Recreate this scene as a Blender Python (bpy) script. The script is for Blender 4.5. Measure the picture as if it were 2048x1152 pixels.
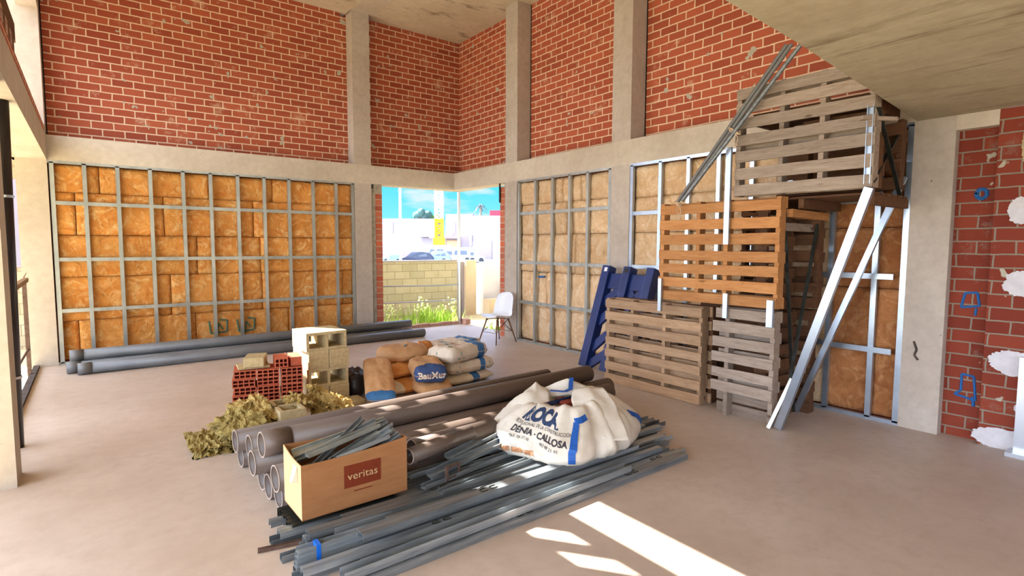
import bpy, bmesh, math, random
from mathutils import Vector, Matrix, noise
from mathutils.bvhtree import BVHTree
R = math.radians
PI = math.pi
rnd = random.Random(7)
scn = bpy.context.scene
for o in list(bpy.data.objects): bpy.data.objects.remove(o)

# ------------------------------------------------------------------ camera
YAW, PITCH, ROLL, FPX = .9199, .0766, .0039, 1101.8
CAM = Vector((0, 0, 1.6))
_d = Vector((math.cos(YAW)*math.cos(PITCH), math.sin(YAW)*math.cos(PITCH), -math.sin(PITCH)))
_r = _d.cross(Vector((0, 0, 1))).normalized(); _u = _r.cross(_d)
cR = math.cos(ROLL)*_r + math.sin(ROLL)*_u
cU = -math.sin(ROLL)*_r + math.cos(ROLL)*_u
cam = bpy.data.cameras.new('camera'); co = bpy.data.objects.new('camera', cam)
scn.collection.objects.link(co)
mw = Matrix((cR, cU, -_d)).transposed().to_4x4(); mw.translation = CAM
co.matrix_world = mw
cam.sensor_width = 36; cam.lens = 36*FPX/2048; cam.clip_end = 800; cam.clip_start = .05
scn.camera = co
# ------------------------------------------------------------------ view
vs = scn.view_settings
vs.view_transform = 'Standard'; vs.look = 'None'; vs.gamma = 1; vs.use_curve_mapping = False
vs.exposure = -0.40
# ------------------------------------------------------------------ sky: clear turquoise ahead, brightened out of view, high ahead and left, as fill for the room
SKY_BRIGHT = 4.0
w = bpy.data.worlds.new('sky'); scn.world = w; w.use_nodes = True
nt = w.node_tree; nt.nodes.clear()
def wn(t, **k):
    n = nt.nodes.new(t)
    for a, b in k.items(): setattr(n, a, b)
    return n
tc = wn('ShaderNodeTexCoord'); dp = wn('ShaderNodeVectorMath', operation='DOT_PRODUCT')
dp.inputs[1].default_value = (.606, .795, 0)
nt.links.new(tc.outputs['Generated'], dp.inputs[0])
mr = wn('ShaderNodeMapRange', interpolation_type='SMOOTHSTEP'); mr.inputs[1].default_value = .82; mr.inputs[2].default_value = .95
nt.links.new(dp.outputs['Value'], mr.inputs[0])
sp = wn('ShaderNodeSeparateXYZ'); nt.links.new(tc.outputs['Generated'], sp.inputs[0])
gr = wn('ShaderNodeValToRGB'); nt.links.new(sp.outputs['Z'], gr.inputs[0])
gr.color_ramp.elements[0].position = .0; gr.color_ramp.elements[0].color = (1.15, 1.4, 1.45, 1)
gr.color_ramp.elements[1].position = .13; gr.color_ramp.elements[1].color = (.10, 1.05, 1.32, 1)
e = gr.color_ramp.elements.new(.20); e.color = (.5, 1.2, 1.6, 1)
e = gr.color_ramp.elements.new(.34); e.color = (3.0, 6.2, 13.5, 1)  # raised above the visible sky to throw blue light on the floor
e = gr.color_ramp.elements.new(.05); e.color = (.34, 1.22, 1.42, 1)
no = wn('ShaderNodeTexNoise'); no.inputs['Scale'].default_value = 9; no.inputs['Detail'].default_value = 6
mp = wn('ShaderNodeMapping'); mp.inputs['Scale'].default_value = (1, 1, 3.2)
nt.links.new(tc.outputs['Generated'], mp.inputs[0]); nt.links.new(mp.outputs[0], no.inputs['Vector'])
cr = wn('ShaderNodeMapRange'); cr.inputs[1].default_value = .50; cr.inputs[2].default_value = .68
nt.links.new(no.outputs['Fac'], cr.inputs[0])
mc = wn('ShaderNodeMix', data_type='RGBA'); nt.links.new(cr.outputs[0], mc.inputs[0]); nt.links.new(gr.outputs[0], mc.inputs[6]); mc.inputs[7].default_value = (1.25, 1.3, 1.35, 1)
mb = wn('ShaderNodeMix', data_type='RGBA'); nt.links.new(mr.outputs[0], mb.inputs[0])
dl = wn('ShaderNodeVectorMath', operation='DOT_PRODUCT'); dl.inputs[1].default_value = (-.87, .34, .35); nt.links.new(tc.outputs['Generated'], dl.inputs[0])
ml = wn('ShaderNodeMapRange', interpolation_type='SMOOTHSTEP'); ml.inputs[1].default_value = -.5; ml.inputs[2].default_value = .95; ml.inputs[3].default_value = .14; ml.inputs[4].default_value = 2.6
nt.links.new(dl.outputs['Value'], ml.inputs[0])
sc_ = wn('ShaderNodeVectorMath', operation='SCALE'); sc_.inputs[0].default_value = (SKY_BRIGHT*.80, SKY_BRIGHT*.90, SKY_BRIGHT*1.08); nt.links.new(ml.outputs[0], sc_.inputs[3])
nt.links.new(sc_.outputs[0], mb.inputs[6])
nt.links.new(mc.outputs[2], mb.inputs[7])
bg = wn('ShaderNodeBackground'); ow = wn('ShaderNodeOutputWorld')
nt.links.new(mb.outputs[2], bg.inputs[0]); nt.links.new(bg.outputs[0], ow.inputs[0])
# ------------------------------------------------------------------ sun
KX, KY = .73, .98          # shift of a sun ray per metre of fall: +x, -y
sl = bpy.data.lights.new('sun', 'SUN'); sl.energy = 42; sl.angle = R(.35); sl.color = (1, .96, .88)
so = bpy.data.objects.new('sun', sl); scn.collection.objects.link(so)
so.rotation_euler = Vector((KX, -KY, -1)).to_track_quat('-Z', 'Y').to_euler()
so.location = (-20, 27, 27)

# ------------------------------------------------------------------ helpers
def link(o): scn.collection.objects.link(o); return o
class MB:
    def __init__(s): s.v = []; s.f = []; s.m = []
    def add(s, vs, fs, mi=0):
        n = len(s.v); s.v += [tuple(p) for p in vs]; s.f += [tuple(n+i for i in q) for q in fs]; s.m += [mi]*len(fs)
    def box(s, a, b, mi=0):
        x0, y0, z0 = a; x1, y1, z1 = b
        s.add([(x0,y0,z0),(x1,y0,z0),(x1,y1,z0),(x0,y1,z0),(x0,y0,z1),(x1,y0,z1),(x1,y1,z1),(x0,y1,z1)],
              [(0,3,2,1),(4,5,6,7),(0,1,5,4),(1,2,6,5),(2,3,7,6),(3,0,4,7)], mi)
    def bar(s, p0, p1, wd, th, up=(0, 0, 1), mi=0):
        p0 = Vector(p0); p1 = Vector(p1); d = (p1-p0).normalized(); up = Vector(up)
        a = d.cross(up).normalized(); b = a.cross(d)
        vs = []
        for p in (p0, p1):
            for i, j in ((-1,-1),(1,-1),(1,1),(-1,1)): vs.append(p+a*wd/2*i+b*th/2*j)
        s.add(vs, [(0,3,2,1),(4,5,6,7),(0,1,5,4),(1,2,6,5),(2,3,7,6),(3,0,4,7)], mi)
    def section(s, p0, p1, up, pts, mi=0):
        """extrude a closed 2-D outline (a across, b up) from p0 to p1"""
        p0 = Vector(p0); p1 = Vector(p1); d = (p1-p0).normalized(); up = Vector(up)
        a = d.cross(up).normalized(); b = a.cross(d); n = len(pts)
        vs = [p0+a*x+b*y for x, y in pts]+[p1+a*x+b*y for x, y in pts]
        s.add(vs, [(i, (i+1) % n, n+(i+1) % n, n+i) for i in range(n)], mi)
        return n
    def channel(s, p0, p1, up, wd, dp, t=.003, lip=0, mi=0):
        """C section: web at b=0, flanges rising along +b"""
        h = wd/2
        if lip:
            pts = [(-h,0),(h,0),(h,dp),(h-lip,dp),(h-lip,dp-t),(h-t,dp-t),(h-t,t),(-h+t,t),(-h+t,dp-t),(-h+lip,dp-t),(-h+lip,dp),(-h,dp)]
            cap = [(0,1,6,7),(1,2,5,6),(2,3,4,5),(0,7,8,11),(8,9,10,11)]
        else:
            pts = [(-h,0),(h,0),(h,dp),(h-t,dp),(h-t,t),(-h+t,t),(-h+t,dp),(-h,dp)]
            cap = [(0,1,4,5),(1,2,3,4),(0,5,6,7)]
        base = len(s.v); n = s.section(p0, p1, up, pts, mi)
        for c in cap:
            s.f.append(tuple(base+i for i in reversed(c))); s.m.append(mi)
            s.f.append(tuple(base+n+i for i in c)); s.m.append(mi)
    def tube(s, p0, p1, r0, r1=None, n=12, ri=None, mi=0):
        p0 = Vector(p0); p1 = Vector(p1); r1 = r0 if r1 is None else r1
        d = (p1-p0).normalized(); t = Vector((0, 0, 1)) if abs(d.z) < .9 else Vector((1, 0, 0))
        a = d.cross(t).normalized(); b = a.cross(d)
        def ring(p, r): return [p+a*math.cos(2*PI*i/n)*r+b*math.sin(2*PI*i/n)*r for i in range(n)]
        if ri is None:
            s.add(ring(p0, r0)+ring(p1, r1), [(i, n+i, n+(i+1) % n, (i+1) % n) for i in range(n)]+[tuple(range(n)), tuple(reversed(range(n, 2*n)))], mi)
        else:
            vs = ring(p0, r0)+ring(p1, r1)+ring(p0, ri)+ring(p1, ri); fs = []
            for i in range(n):
                j = (i+1) % n
                fs += [(i, n+i, n+j, j), (2*n+i, 2*n+j, 3*n+j, 3*n+i), (i, j, 2*n+j, 2*n+i), (n+i, 3*n+i, 3*n+j, n+j)]
            s.add(vs, fs, mi)
    def path(s, pts, r, n=6, mi=0):
        for a, b in zip(pts, pts[1:]): s.tube(a, b, r, r, n, mi=mi)
    def build(s, name, mats, parent=None, loc=None, smooth=False, bevel=0):
        me = bpy.data.meshes.new(name); me.from_pydata(s.v, [], s.f)
        if not isinstance(mats, (list, tuple)): mats = [mats]
        for m in mats: me.materials.append(m)
        for p, i in zip(me.polygons, s.m): p.material_index = i; p.use_smooth = smooth
        me.update()
        o = link(bpy.data.objects.new(name, me))
        if parent: o.parent = parent
        if loc: o.location = loc
        if bevel:
            b = o.modifiers.new('bevel', 'BEVEL'); b.width = bevel; b.segments = 2; b.limit_method = 'ANGLE'
        return o
def tag(o, label=None, cat=None, group=None, kind=None):
    if label: o['label'] = label
    if cat: o['category'] = cat
    if group: o['group'] = group
    if kind: o['kind'] = kind
    return o
def thing(name, label, cat, loc=(0, 0, 0), rz=0, group=None):
    o = link(bpy.data.objects.new(name, None)); o.location = loc; o.rotation_euler = (0, 0, rz); o.empty_display_size = .1
    return tag(o, label, cat, group)
def struct(name, mb, m, **k): return tag(mb.build(name, m, **k), kind='structure')
def copy_tree(o, parent=None):
    c = o.copy(); link(c); c.parent = parent
    for ch in list(o.children): copy_tree(ch, c)
    return c
def recenter(o):
    """move a single-mesh thing's origin to the base of its bounds"""
    vs = [v.co for v in o.data.vertices]
    c = Vector((sum(v.x for v in vs)/len(vs), sum(v.y for v in vs)/len(vs), min(v.z for v in vs)))
    for v in o.data.vertices: v.co -= c
    o.location = c
    return o
ORD = ['first', 'second', 'third', 'fourth', 'fifth', 'sixth', 'seventh', 'eighth', 'ninth', 'tenth', 'eleventh', 'twelfth', 'thirteenth', 'fourteenth', 'fifteenth', 'sixteenth', 'seventeenth', 'eighteenth', 'nineteenth', 'twentieth']

# ------------------------------------------------------------------ materials
def C(r, g, b):   # sRGB 0-255 -> linear
    f = lambda c: c/12.92 if c <= .04045 else ((c+.055)/1.055)**2.4
    return (f(r/255), f(g/255), f(b/255), 1)
class NT:
    def __init__(s, name):
        s.m = bpy.data.materials.new(name); s.m.use_nodes = True; s.t = s.m.node_tree
        s.b = s.t.nodes['Principled BSDF']
    def n(s, t, ins=None, **k):
        x = s.t.nodes.new(t)
        for a, b in k.items(): setattr(x, a, b)
        for a, b in (ins or {}).items():
            if isinstance(b, bpy.types.NodeSocket): s.t.links.new(b, x.inputs[a])
            else: x.inputs[a].default_value = b
        return x
    def l(s, a, b): s.t.links.new(a, b)
    def coord(s, rot=None, scale=(1, 1, 1)):
        tcn = s.n('ShaderNodeTexCoord')
        mp = s.n('ShaderNodeMapping', {'Vector': tcn.outputs['Object'], 'Scale': scale})
        if rot: mp.inputs['Rotation'].default_value = rot
        return mp.outputs[0]
    def noise(s, v, sc, det=4, rough=.6, dist=0): return s.n('ShaderNodeTexNoise', {'Vector': v, 'Scale': sc, 'Detail': det, 'Roughness': rough, 'Distortion': dist}).outputs['Fac']
    def rng(s, f, a, b, c=0, d=1): return s.n('ShaderNodeMapRange', {0: f, 1: a, 2: b, 3: c, 4: d}).outputs[0]
    def mix(s, f, a, b, mode='MIX'):
        x = s.n('ShaderNodeMix', data_type='RGBA', blend_type=mode)
        for i, q in ((0, f), (6, a), (7, b)):
            if isinstance(q, bpy.types.NodeSocket): s.l(q, x.inputs[i])
            else: x.inputs[i].default_value = q
        return x.outputs[2]
    def bump(s, h, st, dist=.01): s.l(s.n('ShaderNodeBump', {'Height': h, 'Strength': st, 'Distance': dist}).outputs[0], s.b.inputs['Normal'])
    def fin(s, col, rough=.8, metal=0, spec=.3):
        if isinstance(col, bpy.types.NodeSocket): s.l(col, s.b.inputs['Base Color'])
        else: s.b.inputs['Base Color'].default_value = col
        s.b.inputs['Roughness'].default_value = rough; s.b.inputs['Metallic'].default_value = metal
        s.b.inputs['Specular IOR Level'].default_value = spec
        return s.m
def simple(name, c1, c2=None, sc=8, rough=.7, metal=0, bump=.0, spec=.3, rand=0, scale=(1, 1, 1), det=4, bsc=None):
    t = NT(name); v = t.coord(scale=scale); col = c1
    if c2: 
        f = t.rng(t.noise(v, sc, det), .3, .7); col = t.mix(f, c1, c2)
    if rand:
        oi = t.n('ShaderNodeObjectInfo')
        hs = t.n('ShaderNodeHueSaturation', {'Value': t.rng(oi.outputs['Random'], 0, 1, 1-rand, 1+rand), 'Color': col}); col = hs.outputs[0]
    if bump: t.bump(t.noise(v, bsc or sc*3, 5), bump)
    return t.fin(col, rough, metal, spec)
def concrete(name, c1, c2, c3, bands=None):
    t = NT(name); v = t.coord()
    f = t.rng(t.noise(v, 1.3, 6, .65), .35, .68); f2 = t.rng(t.noise(v, 14, 4), .3, .75)
    col = t.mix(f, c1, c2); col = t.mix(t.n('ShaderNodeMath', {0: f2, 1: .35}, operation='MULTIPLY').outputs[0], col, c3)
    pits = t.rng(t.noise(v, 22, 2), .74, .80)
    col = t.mix(pits, col, (c3[0]*.5, c3[1]*.5, c3[2]*.5, 1))
    if bands:      # shutter-board stripes along one axis
        vb = t.coord(scale=bands)
        fb = t.rng(t.noise(vb, 1.6, 6, .75), .55, .70); col = t.mix(fb, col, (c3[0]*.55, c3[1]*.5, c3[2]*.45, 1))
        fl = t.rng(t.noise(vb, 5.0, 3, .7), .3, .8, 0, .35); col = t.mix(fl, col, c3)
    t.bump(t.noise(v, 40, 5), .25, .004)
    return t.fin(col, .85)
def brick(name, axis, c1, c2, mortar, bw=.252, bh=.101, ms=.0065, off=(0, 0)):
    t = NT(name); tcn = t.n('ShaderNodeTexCoord'); sp = t.n('ShaderNodeSeparateXYZ', {0: tcn.outputs['Object']})
    ob = tcn.outputs['Object']
    wob = t.n('ShaderNodeTexNoise', {'Vector': ob, 'Scale': 7, 'Detail': 3}).outputs['Color']
    a = sp.outputs['X' if axis == 'x' else 'Y']; b = sp.outputs['Z']
    a = t.n('ShaderNodeMath', {0: a, 1: off[0]}, operation='ADD').outputs[0]; b = t.n('ShaderNodeMath', {0: b, 1: off[1]}, operation='ADD').outputs[0]
    cv = t.n('ShaderNodeCombineXYZ', {0: a, 1: b})
    wv = t.n('ShaderNodeVectorMath', {0: wob, 1: (.5, .5, .5)}, operation='SUBTRACT'); ws = t.n('ShaderNodeVectorMath', {0: wv.outputs[0], 1: (.02, .014, 0)}, operation='MULTIPLY')
    vv = t.n('ShaderNodeVectorMath', {0: cv.outputs[0], 1: ws.outputs[0]}, operation='ADD').outputs[0]
    br = t.n('ShaderNodeTexBrick', {'Vector': vv, 'Color1': c1, 'Color2': c2, 'Mortar': mortar, 'Scale': 1.0, 'Mortar Size': ms, 'Mortar Smooth': .25, 'Bias': 0, 'Brick Width': bw, 'Row Height': bh}, offset=.5, squash=1)
    f = t.rng(t.noise(ob, 5, 5, .7), .3, .7, 0, .35)
    col = t.mix(f, br.outputs['Color'], t.mix(.5, br.outputs['Color'], c2))
    dirt = t.rng(t.noise(ob, 2.6, 7, .8), .56, .72, 0, .6); col = t.mix(dirt, col, mortar)
    spot = t.rng(t.noise(ob, 6.0, 2, .5), .70, .715); col = t.mix(spot, col, C(176, 168, 150))
    h = t.n('ShaderNodeMath', {0: t.rng(br.outputs['Fac'], 0, 1, 1, 0), 1: t.n('ShaderNodeMath', {0: t.noise(ob, 60, 4), 1: .25}, operation='MULTIPLY').outputs[0]}, operation='ADD').outputs[0]
    t.bump(h, .6, .008)
    return t.fin(col, .85)
def wood(name, c1, c2, c3):
    t = NT(name); oi = t.n('ShaderNodeObjectInfo'); tcn = t.n('ShaderNodeTexCoord')
    ofs = t.n('ShaderNodeVectorMath', {0: tcn.outputs['Object'], 1: t.n('ShaderNodeCombineXYZ', {0: t.rng(oi.outputs['Random'], 0, 1, 0, 30), 1: 0.0, 2: t.rng(oi.outputs['Random'], 0, 1, 0, 13)}).outputs[0]}, operation='ADD').outputs[0]
    v = t.n('ShaderNodeMapping', {'Vector': ofs, 'Scale': (1.4, 12, 12)}).outputs[0]
    g = t.noise(v, 2.2, 6, .7, .6); col = t.mix(t.rng(g, .3, .7), c1, c2)
    g2 = t.rng(t.noise(v, 7, 4, .6), .55, .75, 0, .6); col = t.mix(g2, col, c3)
    kn = t.rng(t.noise(t.n('ShaderNodeMapping', {'Vector': ofs, 'Scale': (3, 8, 8)}).outputs[0], 1.6, 1), .70, .78, 0, .8); col = t.mix(kn, col, c3)
    col = t.n('ShaderNodeHueSaturation', {'Value': t.rng(oi.outputs['Random'], 0, 1, .82, 1.15), 'Color': col}).outputs[0]
    t.bump(g, .4, .004)
    return t.fin(col, .8)
M = {}
M['concrete'] = concrete('concrete', C(208,196,180), C(190,176,160), C(156,142,126))
M['concrete_cool'] = concrete('concrete_cool', C(196,184,172), C(178,164,150), C(140,126,112))
M['slab'] = concrete('board_marked_concrete', C(190,180,156), C(172,160,136), C(140,124,98), bands=(1.6, .55, 1) if False else (3.0, .35, 1))
M['floor'] = None
t = NT('concrete_floor'); v = t.coord()
f = t.rng(t.noise(v, .9, 6, .6), .35, .65); col = t.mix(f, C(202,186,174), C(186,168,154))
f2 = t.rng(t.noise(v, 9, 6, .7), .45, .8, 0, .5); col = t.mix(f2, col, C(164,146,132))
f3 = t.rng(t.noise(v, 30, 3), .70, .76, 0, .5); col = t.mix(f3, col, C(120,98,84))
f4 = t.rng(t.noise(t.coord(scale=(.6, 2.0, 1)), 1.4, 7, .8), .60, .68, 0, .35); col = t.mix(f4, col, C(168,140,120))
t.bump(t.noise(v, 35, 6), .15, .004)
M['floor'] = t.fin(col, .5, 0, .45)
M['brickA'] = brick('red_brick_back', 'x', C(176,92,64), C(150,70,48), C(226,196,164), ms=.009, off=(.06, .05))
M['brickB'] = brick('red_brick_right', 'y', C(180,94,66), C(154,74,52), C(226,196,164), ms=.009, off=(.1, .05))
M['brickR'] = brick('red_brick_rough', 'y', C(140,62,42), C(116,46,32), C(140,128,112), bw=.26, bh=.105, ms=.007, off=(0, .03))
M['brick_out'] = brick('sunlit_brick', 'x', C(190,84,58), C(166,66,46), C(232,222,210), bw=.5, bh=.2, ms=.03)
t = NT('jamb_brick'); v = t.coord(); tcn = t.n('ShaderNodeTexCoord'); sp_ = t.n('ShaderNodeSeparateXYZ', {0: tcn.outputs['Object']})
br = t.n('ShaderNodeTexBrick', {'Vector': t.n('ShaderNodeCombineXYZ', {0: 0.1, 1: sp_.outputs['Z']}).outputs[0], 'Color1': C(206,104,70), 'Color2': C(160,72,52), 'Mortar': C(190,160,136), 'Scale': 1, 'Mortar Size': .01, 'Brick Width': 1, 'Row Height': .105})
vz = t.n('ShaderNodeTexWhiteNoise', {'Vector': t.n('ShaderNodeVectorMath', {0: t.n('ShaderNodeCombineXYZ', {2: sp_.outputs['Z']}).outputs[0], 1: (1, 1, .105)}, operation='SNAP').outputs[0]})
col = t.mix(t.rng(vz.outputs[0], 0, 1, 0, .7), br.outputs[0], C(176,120,96)); col = t.mix(t.rng(t.noise(v, 20, 5), .5, .8, 0, .5), col, C(150,80,60))
M['jamb'] = t.fin(col, .85)
M['mortar'] = simple('rough_mortar', C(170,160,142), C(136,126,112), 18, .9, bump=.8)
def insul(name, c1, c2, c3):
    t = NT(name); oi = t.n('ShaderNodeObjectInfo'); tcn = t.n('ShaderNodeTexCoord')
    o = t.n('ShaderNodeVectorMath', {0: tcn.outputs['Object'], 1: t.n('ShaderNodeCombineXYZ', {0: t.rng(oi.outputs['Random'], 0, 1, 0, 20)}).outputs[0]}, operation='ADD').outputs[0]
    a = t.noise(o, 2.2, 6, .6, 1.8); col = t.mix(t.rng(a, .32, .66), c1, c2)
    b = t.rng(t.noise(o, 4.5, 5, .62, 2.6), .50, .72, 0, .8); col = t.mix(b, col, c3)
    d = t.rng(t.noise(o, 3.4, 5, .65, 3.5), .58, .70, 0, .45); col = t.mix(d, col, (c1[0]*.45, c1[1]*.38, c1[2]*.3, 1))
    col = t.n('ShaderNodeHueSaturation', {'Value': t.rng(oi.outputs['Random'], 0, 1, .88, 1.1), 'Color': col}).outputs[0]
    t.bump(t.noise(o, 6, 6, .6, 2.2), .8, .04)
    return t.fin(col, .95, 0, .1)
M['insA'] = insul('amber_mineral_wool', C(222,160,88), C(202,128,60), C(240,202,142))
M['insB'] = insul('pale_mineral_wool', C(228,196,156), C(212,170,126), C(242,220,190))
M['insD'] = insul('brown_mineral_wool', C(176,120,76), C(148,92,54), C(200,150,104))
M['steel'] = simple('galvanised_steel', C(196,200,196), C(160,166,164), 6, .38, .75, spec=.5, scale=(1, 1, .4), rand=.1)
M['steel_blue'] = simple('galvanised_steel_cool', C(190,202,216), C(168,182,200), 6, .30, .85, spec=.5, rand=.08)
M['steel_pile'] = simple('galvanised_steel_dull', C(160,166,170), C(104,112,118), 5, .34, .35, spec=.6, rand=.5, scale=(.5, 6, 6))
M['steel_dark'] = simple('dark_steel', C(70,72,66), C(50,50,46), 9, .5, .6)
M['woodO'] = wood('orange_pine', C(196,142,90), C(168,110,62), C(112,66,36))
M['woodG'] = wood('weathered_pine', C(168,152,138), C(134,116,102), C(86,66,54))
M['woodT'] = wood('tan_pine', C(184,152,120), C(152,118,88), C(100,70,48))
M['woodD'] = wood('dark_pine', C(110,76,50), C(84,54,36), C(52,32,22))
M['pvc'] = simple('brown_grey_pvc', C(106,91,83), C(90,77,70), 3, .40, 0, spec=.45, rand=.06, scale=(.6, 4, 4))
M['pvc_in'] = simple('pvc_inside', C(80,70,66), C(64,56,54), 6, .5)
M['pvc_rim'] = simple('pvc_cut_rim', C(176,160,150), None, 6, .5)
M['pvc_back'] = simple('grey_pvc', C(112,112,112), C(94,94,96), 3, .4, 0, spec=.45)
M['clay'] = simple('clay', C(196,104,76), C(170,84,60), 12, .85, bump=.3, rand=.08)
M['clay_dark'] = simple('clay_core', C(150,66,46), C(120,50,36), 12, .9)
M['block'] = simple('concrete_block', C(200,182,142), C(172,152,114), 26, .92, bump=.6, rand=.05)
M['cardboard'] = simple('cardboard', C(172,122,80), C(158,108,68), 5, .75, scale=(1, 1, 6), bump=.08)
M['cardboard_pale'] = simple('pale_cardboard', C(214,178,130), None, 5, .8)
M['brown_print'] = simple('brown_ink', C(128,52,26), C(118,46,22), 20, .7)
M['paper'] = simple('kraft_paper', C(206,164,120), C(184,138,94), 9, .7, bump=.5, rand=.08)
M['paper_ochre'] = simple('ochre_paper', C(214,150,84), C(190,120,60), 9, .7, bump=.5)
M['paper_white'] = simple('pale_paper', C(226,214,196), C(208,192,170), 9, .65, bump=.5)
M['blue'] = simple('blue_print', C(62,118,176), C(48,98,152), 9, .55)
M['navy'] = simple('navy_print', C(60,84,128), C(44,62,104), 9, .6)
M['teal'] = simple('teal_print', C(60,130,140), None, 9, .6)
M['redprint'] = simple('red_brown_print', C(190,110,80), None, 9, .6)
M['black'] = simple('black_plastic', C(52,44,42), C(34,30,32), 6, .45, bump=.5)
M['wool'] = simple('rock_wool', C(206,180,116), C(150,122,66), 11, .95, bump=1.0, det=8, scale=(1, 1, 3.5), bsc=26)
M['woolg'] = simple('rock_wool_green', C(176,156,96), C(116,98,52), 11, .95, bump=1.0, det=8, scale=(1, 1, 3.5), bsc=26)
M['fabric'] = simple('woven_white_polypropylene', C(228,222,212), C(206,196,180), 4, .5, bump=.35, spec=.4, bsc=22)
M['strap'] = simple('blue_webbing', C(34,92,176), C(28,76,150), 30, .5)
M['ink'] = simple('blue_grey_ink', C(44,62,94), None, 8, .6)
M['ink_dark'] = simple('dark_ink', C(54,52,60), None, 8, .6)
M['ink_brown'] = simple('brown_picture_ink', C(198,150,112), C(150,96,66), 30, .6)
M['white'] = simple('white_plastic', C(232,234,240), None, 8, .35, spec=.5)
M['legwood'] = simple('dark_beech', C(128,92,66), C(106,72,50), 12, .5)
M['wire_gap_shade'] = simple('black_wire_gap_shade', C(24,22,22), None, 8, .4, .5)  # chair wire, and the painted shadow gap beside the columns
M['blueplastic'] = simple('deep_blue_plastic', C(26,50,112), C(18,36,86), 5, .4, spec=.5)
M['plaster'] = simple('white_plaster', C(214,210,214), C(198,194,198), 12, .85, bump=.5)
M['graffiti'] = simple('blue_spray_paint', C(38,96,158), None, 8, .7)
M['graffiti_teal'] = simple('teal_spray_paint', C(70,108,90), None, 8, .8)
M['alu'] = simple('aluminium_frame', C(200,206,214), None, 8, .3, .9)
M['blackpipe'] = simple('black_downpipe', C(28,22,26), None, 6, .3, spec=.5)
M['rust'] = simple('rusty_steel', C(120,96,84), C(92,70,60), 20, .7, .3)
M['ground'] = simple('dry_ground', C(214,200,166), C(186,172,132), 2.5, .95, bump=.5)
M['grass'] = simple('grass', C(176,204,84), C(130,170,58), 6, .8, rand=.2)
M['flower'] = simple('pale_weeds', C(226,226,176), C(200,206,130), 6, .8)
t = NT('block_wall'); tcn = t.n('ShaderNodeTexCoord'); sp_ = t.n('ShaderNodeSeparateXYZ', {0: tcn.outputs['Object']})
br = t.n('ShaderNodeTexBrick', {'Vector': t.n('ShaderNodeCombineXYZ', {0: sp_.outputs['X'], 1: sp_.outputs['Z']}).outputs[0], 'Color1': C(206,200,176), 'Color2': C(186,184,160), 'Mortar': C(150,146,126), 'Scale': 1, 'Mortar Size': .008, 'Brick Width': .42, 'Row Height': .19})
M['blockwall'] = t.fin(t.mix(t.rng(t.noise(t.coord(), 3, 6), .4, .7, 0, .4), br.outputs[0], C(170,158,120)), .9)
M['render'] = simple('white_render', C(166,160,172), C(158,152,164), 1, .8)
M['render_bright'] = simple('bright_render', C(236,234,236), C(228,226,230), 1, .8)
M['render_grey'] = simple('grey_render', C(164,154,166), None, 1, .8)
M['render_tan'] = simple('tan_render', C(206,184,150), C(226,208,180), 1, .8)
M['asphalt'] = simple('pale_asphalt', C(120,118,120), C(112,110,112), 2, .9)
M['glass'] = simple('dark_glass', C(58,74,96), None, 2, .1, spec=.8)
M['glass_soft'] = simple('pale_window', C(150,146,156), None, 2, .3, spec=.6)  # even pale grey for distant windows and doorways
M['car_white'] = simple('white_car_paint', C(184,194,206), None, 2, .25, spec=.6)
M['car_blue'] = simple('pale_blue_car_paint', C(130,166,200), None, 2, .25, spec=.6)
M['car_dark'] = simple('dark_car_paint', C(44,56,84), None, 2, .25, spec=.6)
M['tyre'] = simple('tyre', C(70,72,80), None, 2, .8)
M['crane'] = simple('yellow_crane_paint', C(246,190,40), None, 2, .5)
M['cranewhite'] = simple('white_crane_paint', C(246,232,206), None, 2, .5)
M['foliage'] = simple('tree_foliage', C(104,146,76), C(70,112,66), 8, .9, rand=.15)
M['foliage_dark'] = simple('blue_green_foliage', C(84,122,120), C(70,100,96), 8, .9)
M['palm'] = simple('palm_fronds', C(110,116,128), None, 8, .8)
M['trunk'] = simple('palm_trunk', C(150,132,120), None, 8, .9)
M['whitepaint'] = simple('white_paint', C(238,242,248), None, 8, .5)
M['redaw'] = simple('red_awning', C(220,60,80), None, 8, .6)
M['tape'] = simple('blue_tape', C(30,110,220), None, 8, .4)
M['rope'] = simple('pale_rope', C(214,190,166), C(176,150,126), 30, .9)
M['darkedge'] = simple('dark_rubble', C(96,84,78), C(60,52,50), 14, .9, bump=.8)

# ------------------------------------------------------------------ dimensions of the room
yF, yB, xF, xB = 9.34, 9.60, 5.69, 5.97
zb, zt, zc = 2.68, 3.0, 5.58
xc0, xc1 = 3.67, 3.98
XL = -.41

# ------------------------------------------------------------------ SETTING
m = MB(); m.box((-.62, -4.5, -.25), (6.05, 9.62, 0)); struct('floor', m, M['floor'])
# upper brick panels (thickness .22) ------------------------------------------------
m = MB()
m.box((XL, yB, zt), (xc0-.1, yB+.2, zc)); m.box((xc0-.1, yB, zt), (xc0, yB+.2, zc-.06))   # small gap left in the top corner
m.box((xc0, yB, zt), (xc1, yB+.2, zc)); m.box((xc1, yB, zt), (xB+.2, yB+.2, zc))
struct('wall_back', m, M['brickA'])
m = MB(); m.box((xB, 1.0, zt), (xB+.2, yB, zc)); struct('wall_right', m, M['brickB'])
# right hand wall low, right of the column: recess and pier
m = MB(); m.box((xF+.10, 1.19, 0), (xF+.4, 1.46, 2.58)); m.box((xF+.01, -4.5, 0), (xF+.4, 1.19, zb))
wr = struct('wall_right_rough', m, M['brickR']); wr.name = 'wall_right.001'
# hidden backing behind stud frames
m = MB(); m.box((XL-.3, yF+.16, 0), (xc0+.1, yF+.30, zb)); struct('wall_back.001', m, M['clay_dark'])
m = MB(); m.box((xF+.16, 1.46, 0), (xF+.30, 7.45, zb)); struct('wall_right.002', m, M['clay_dark'])
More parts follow.
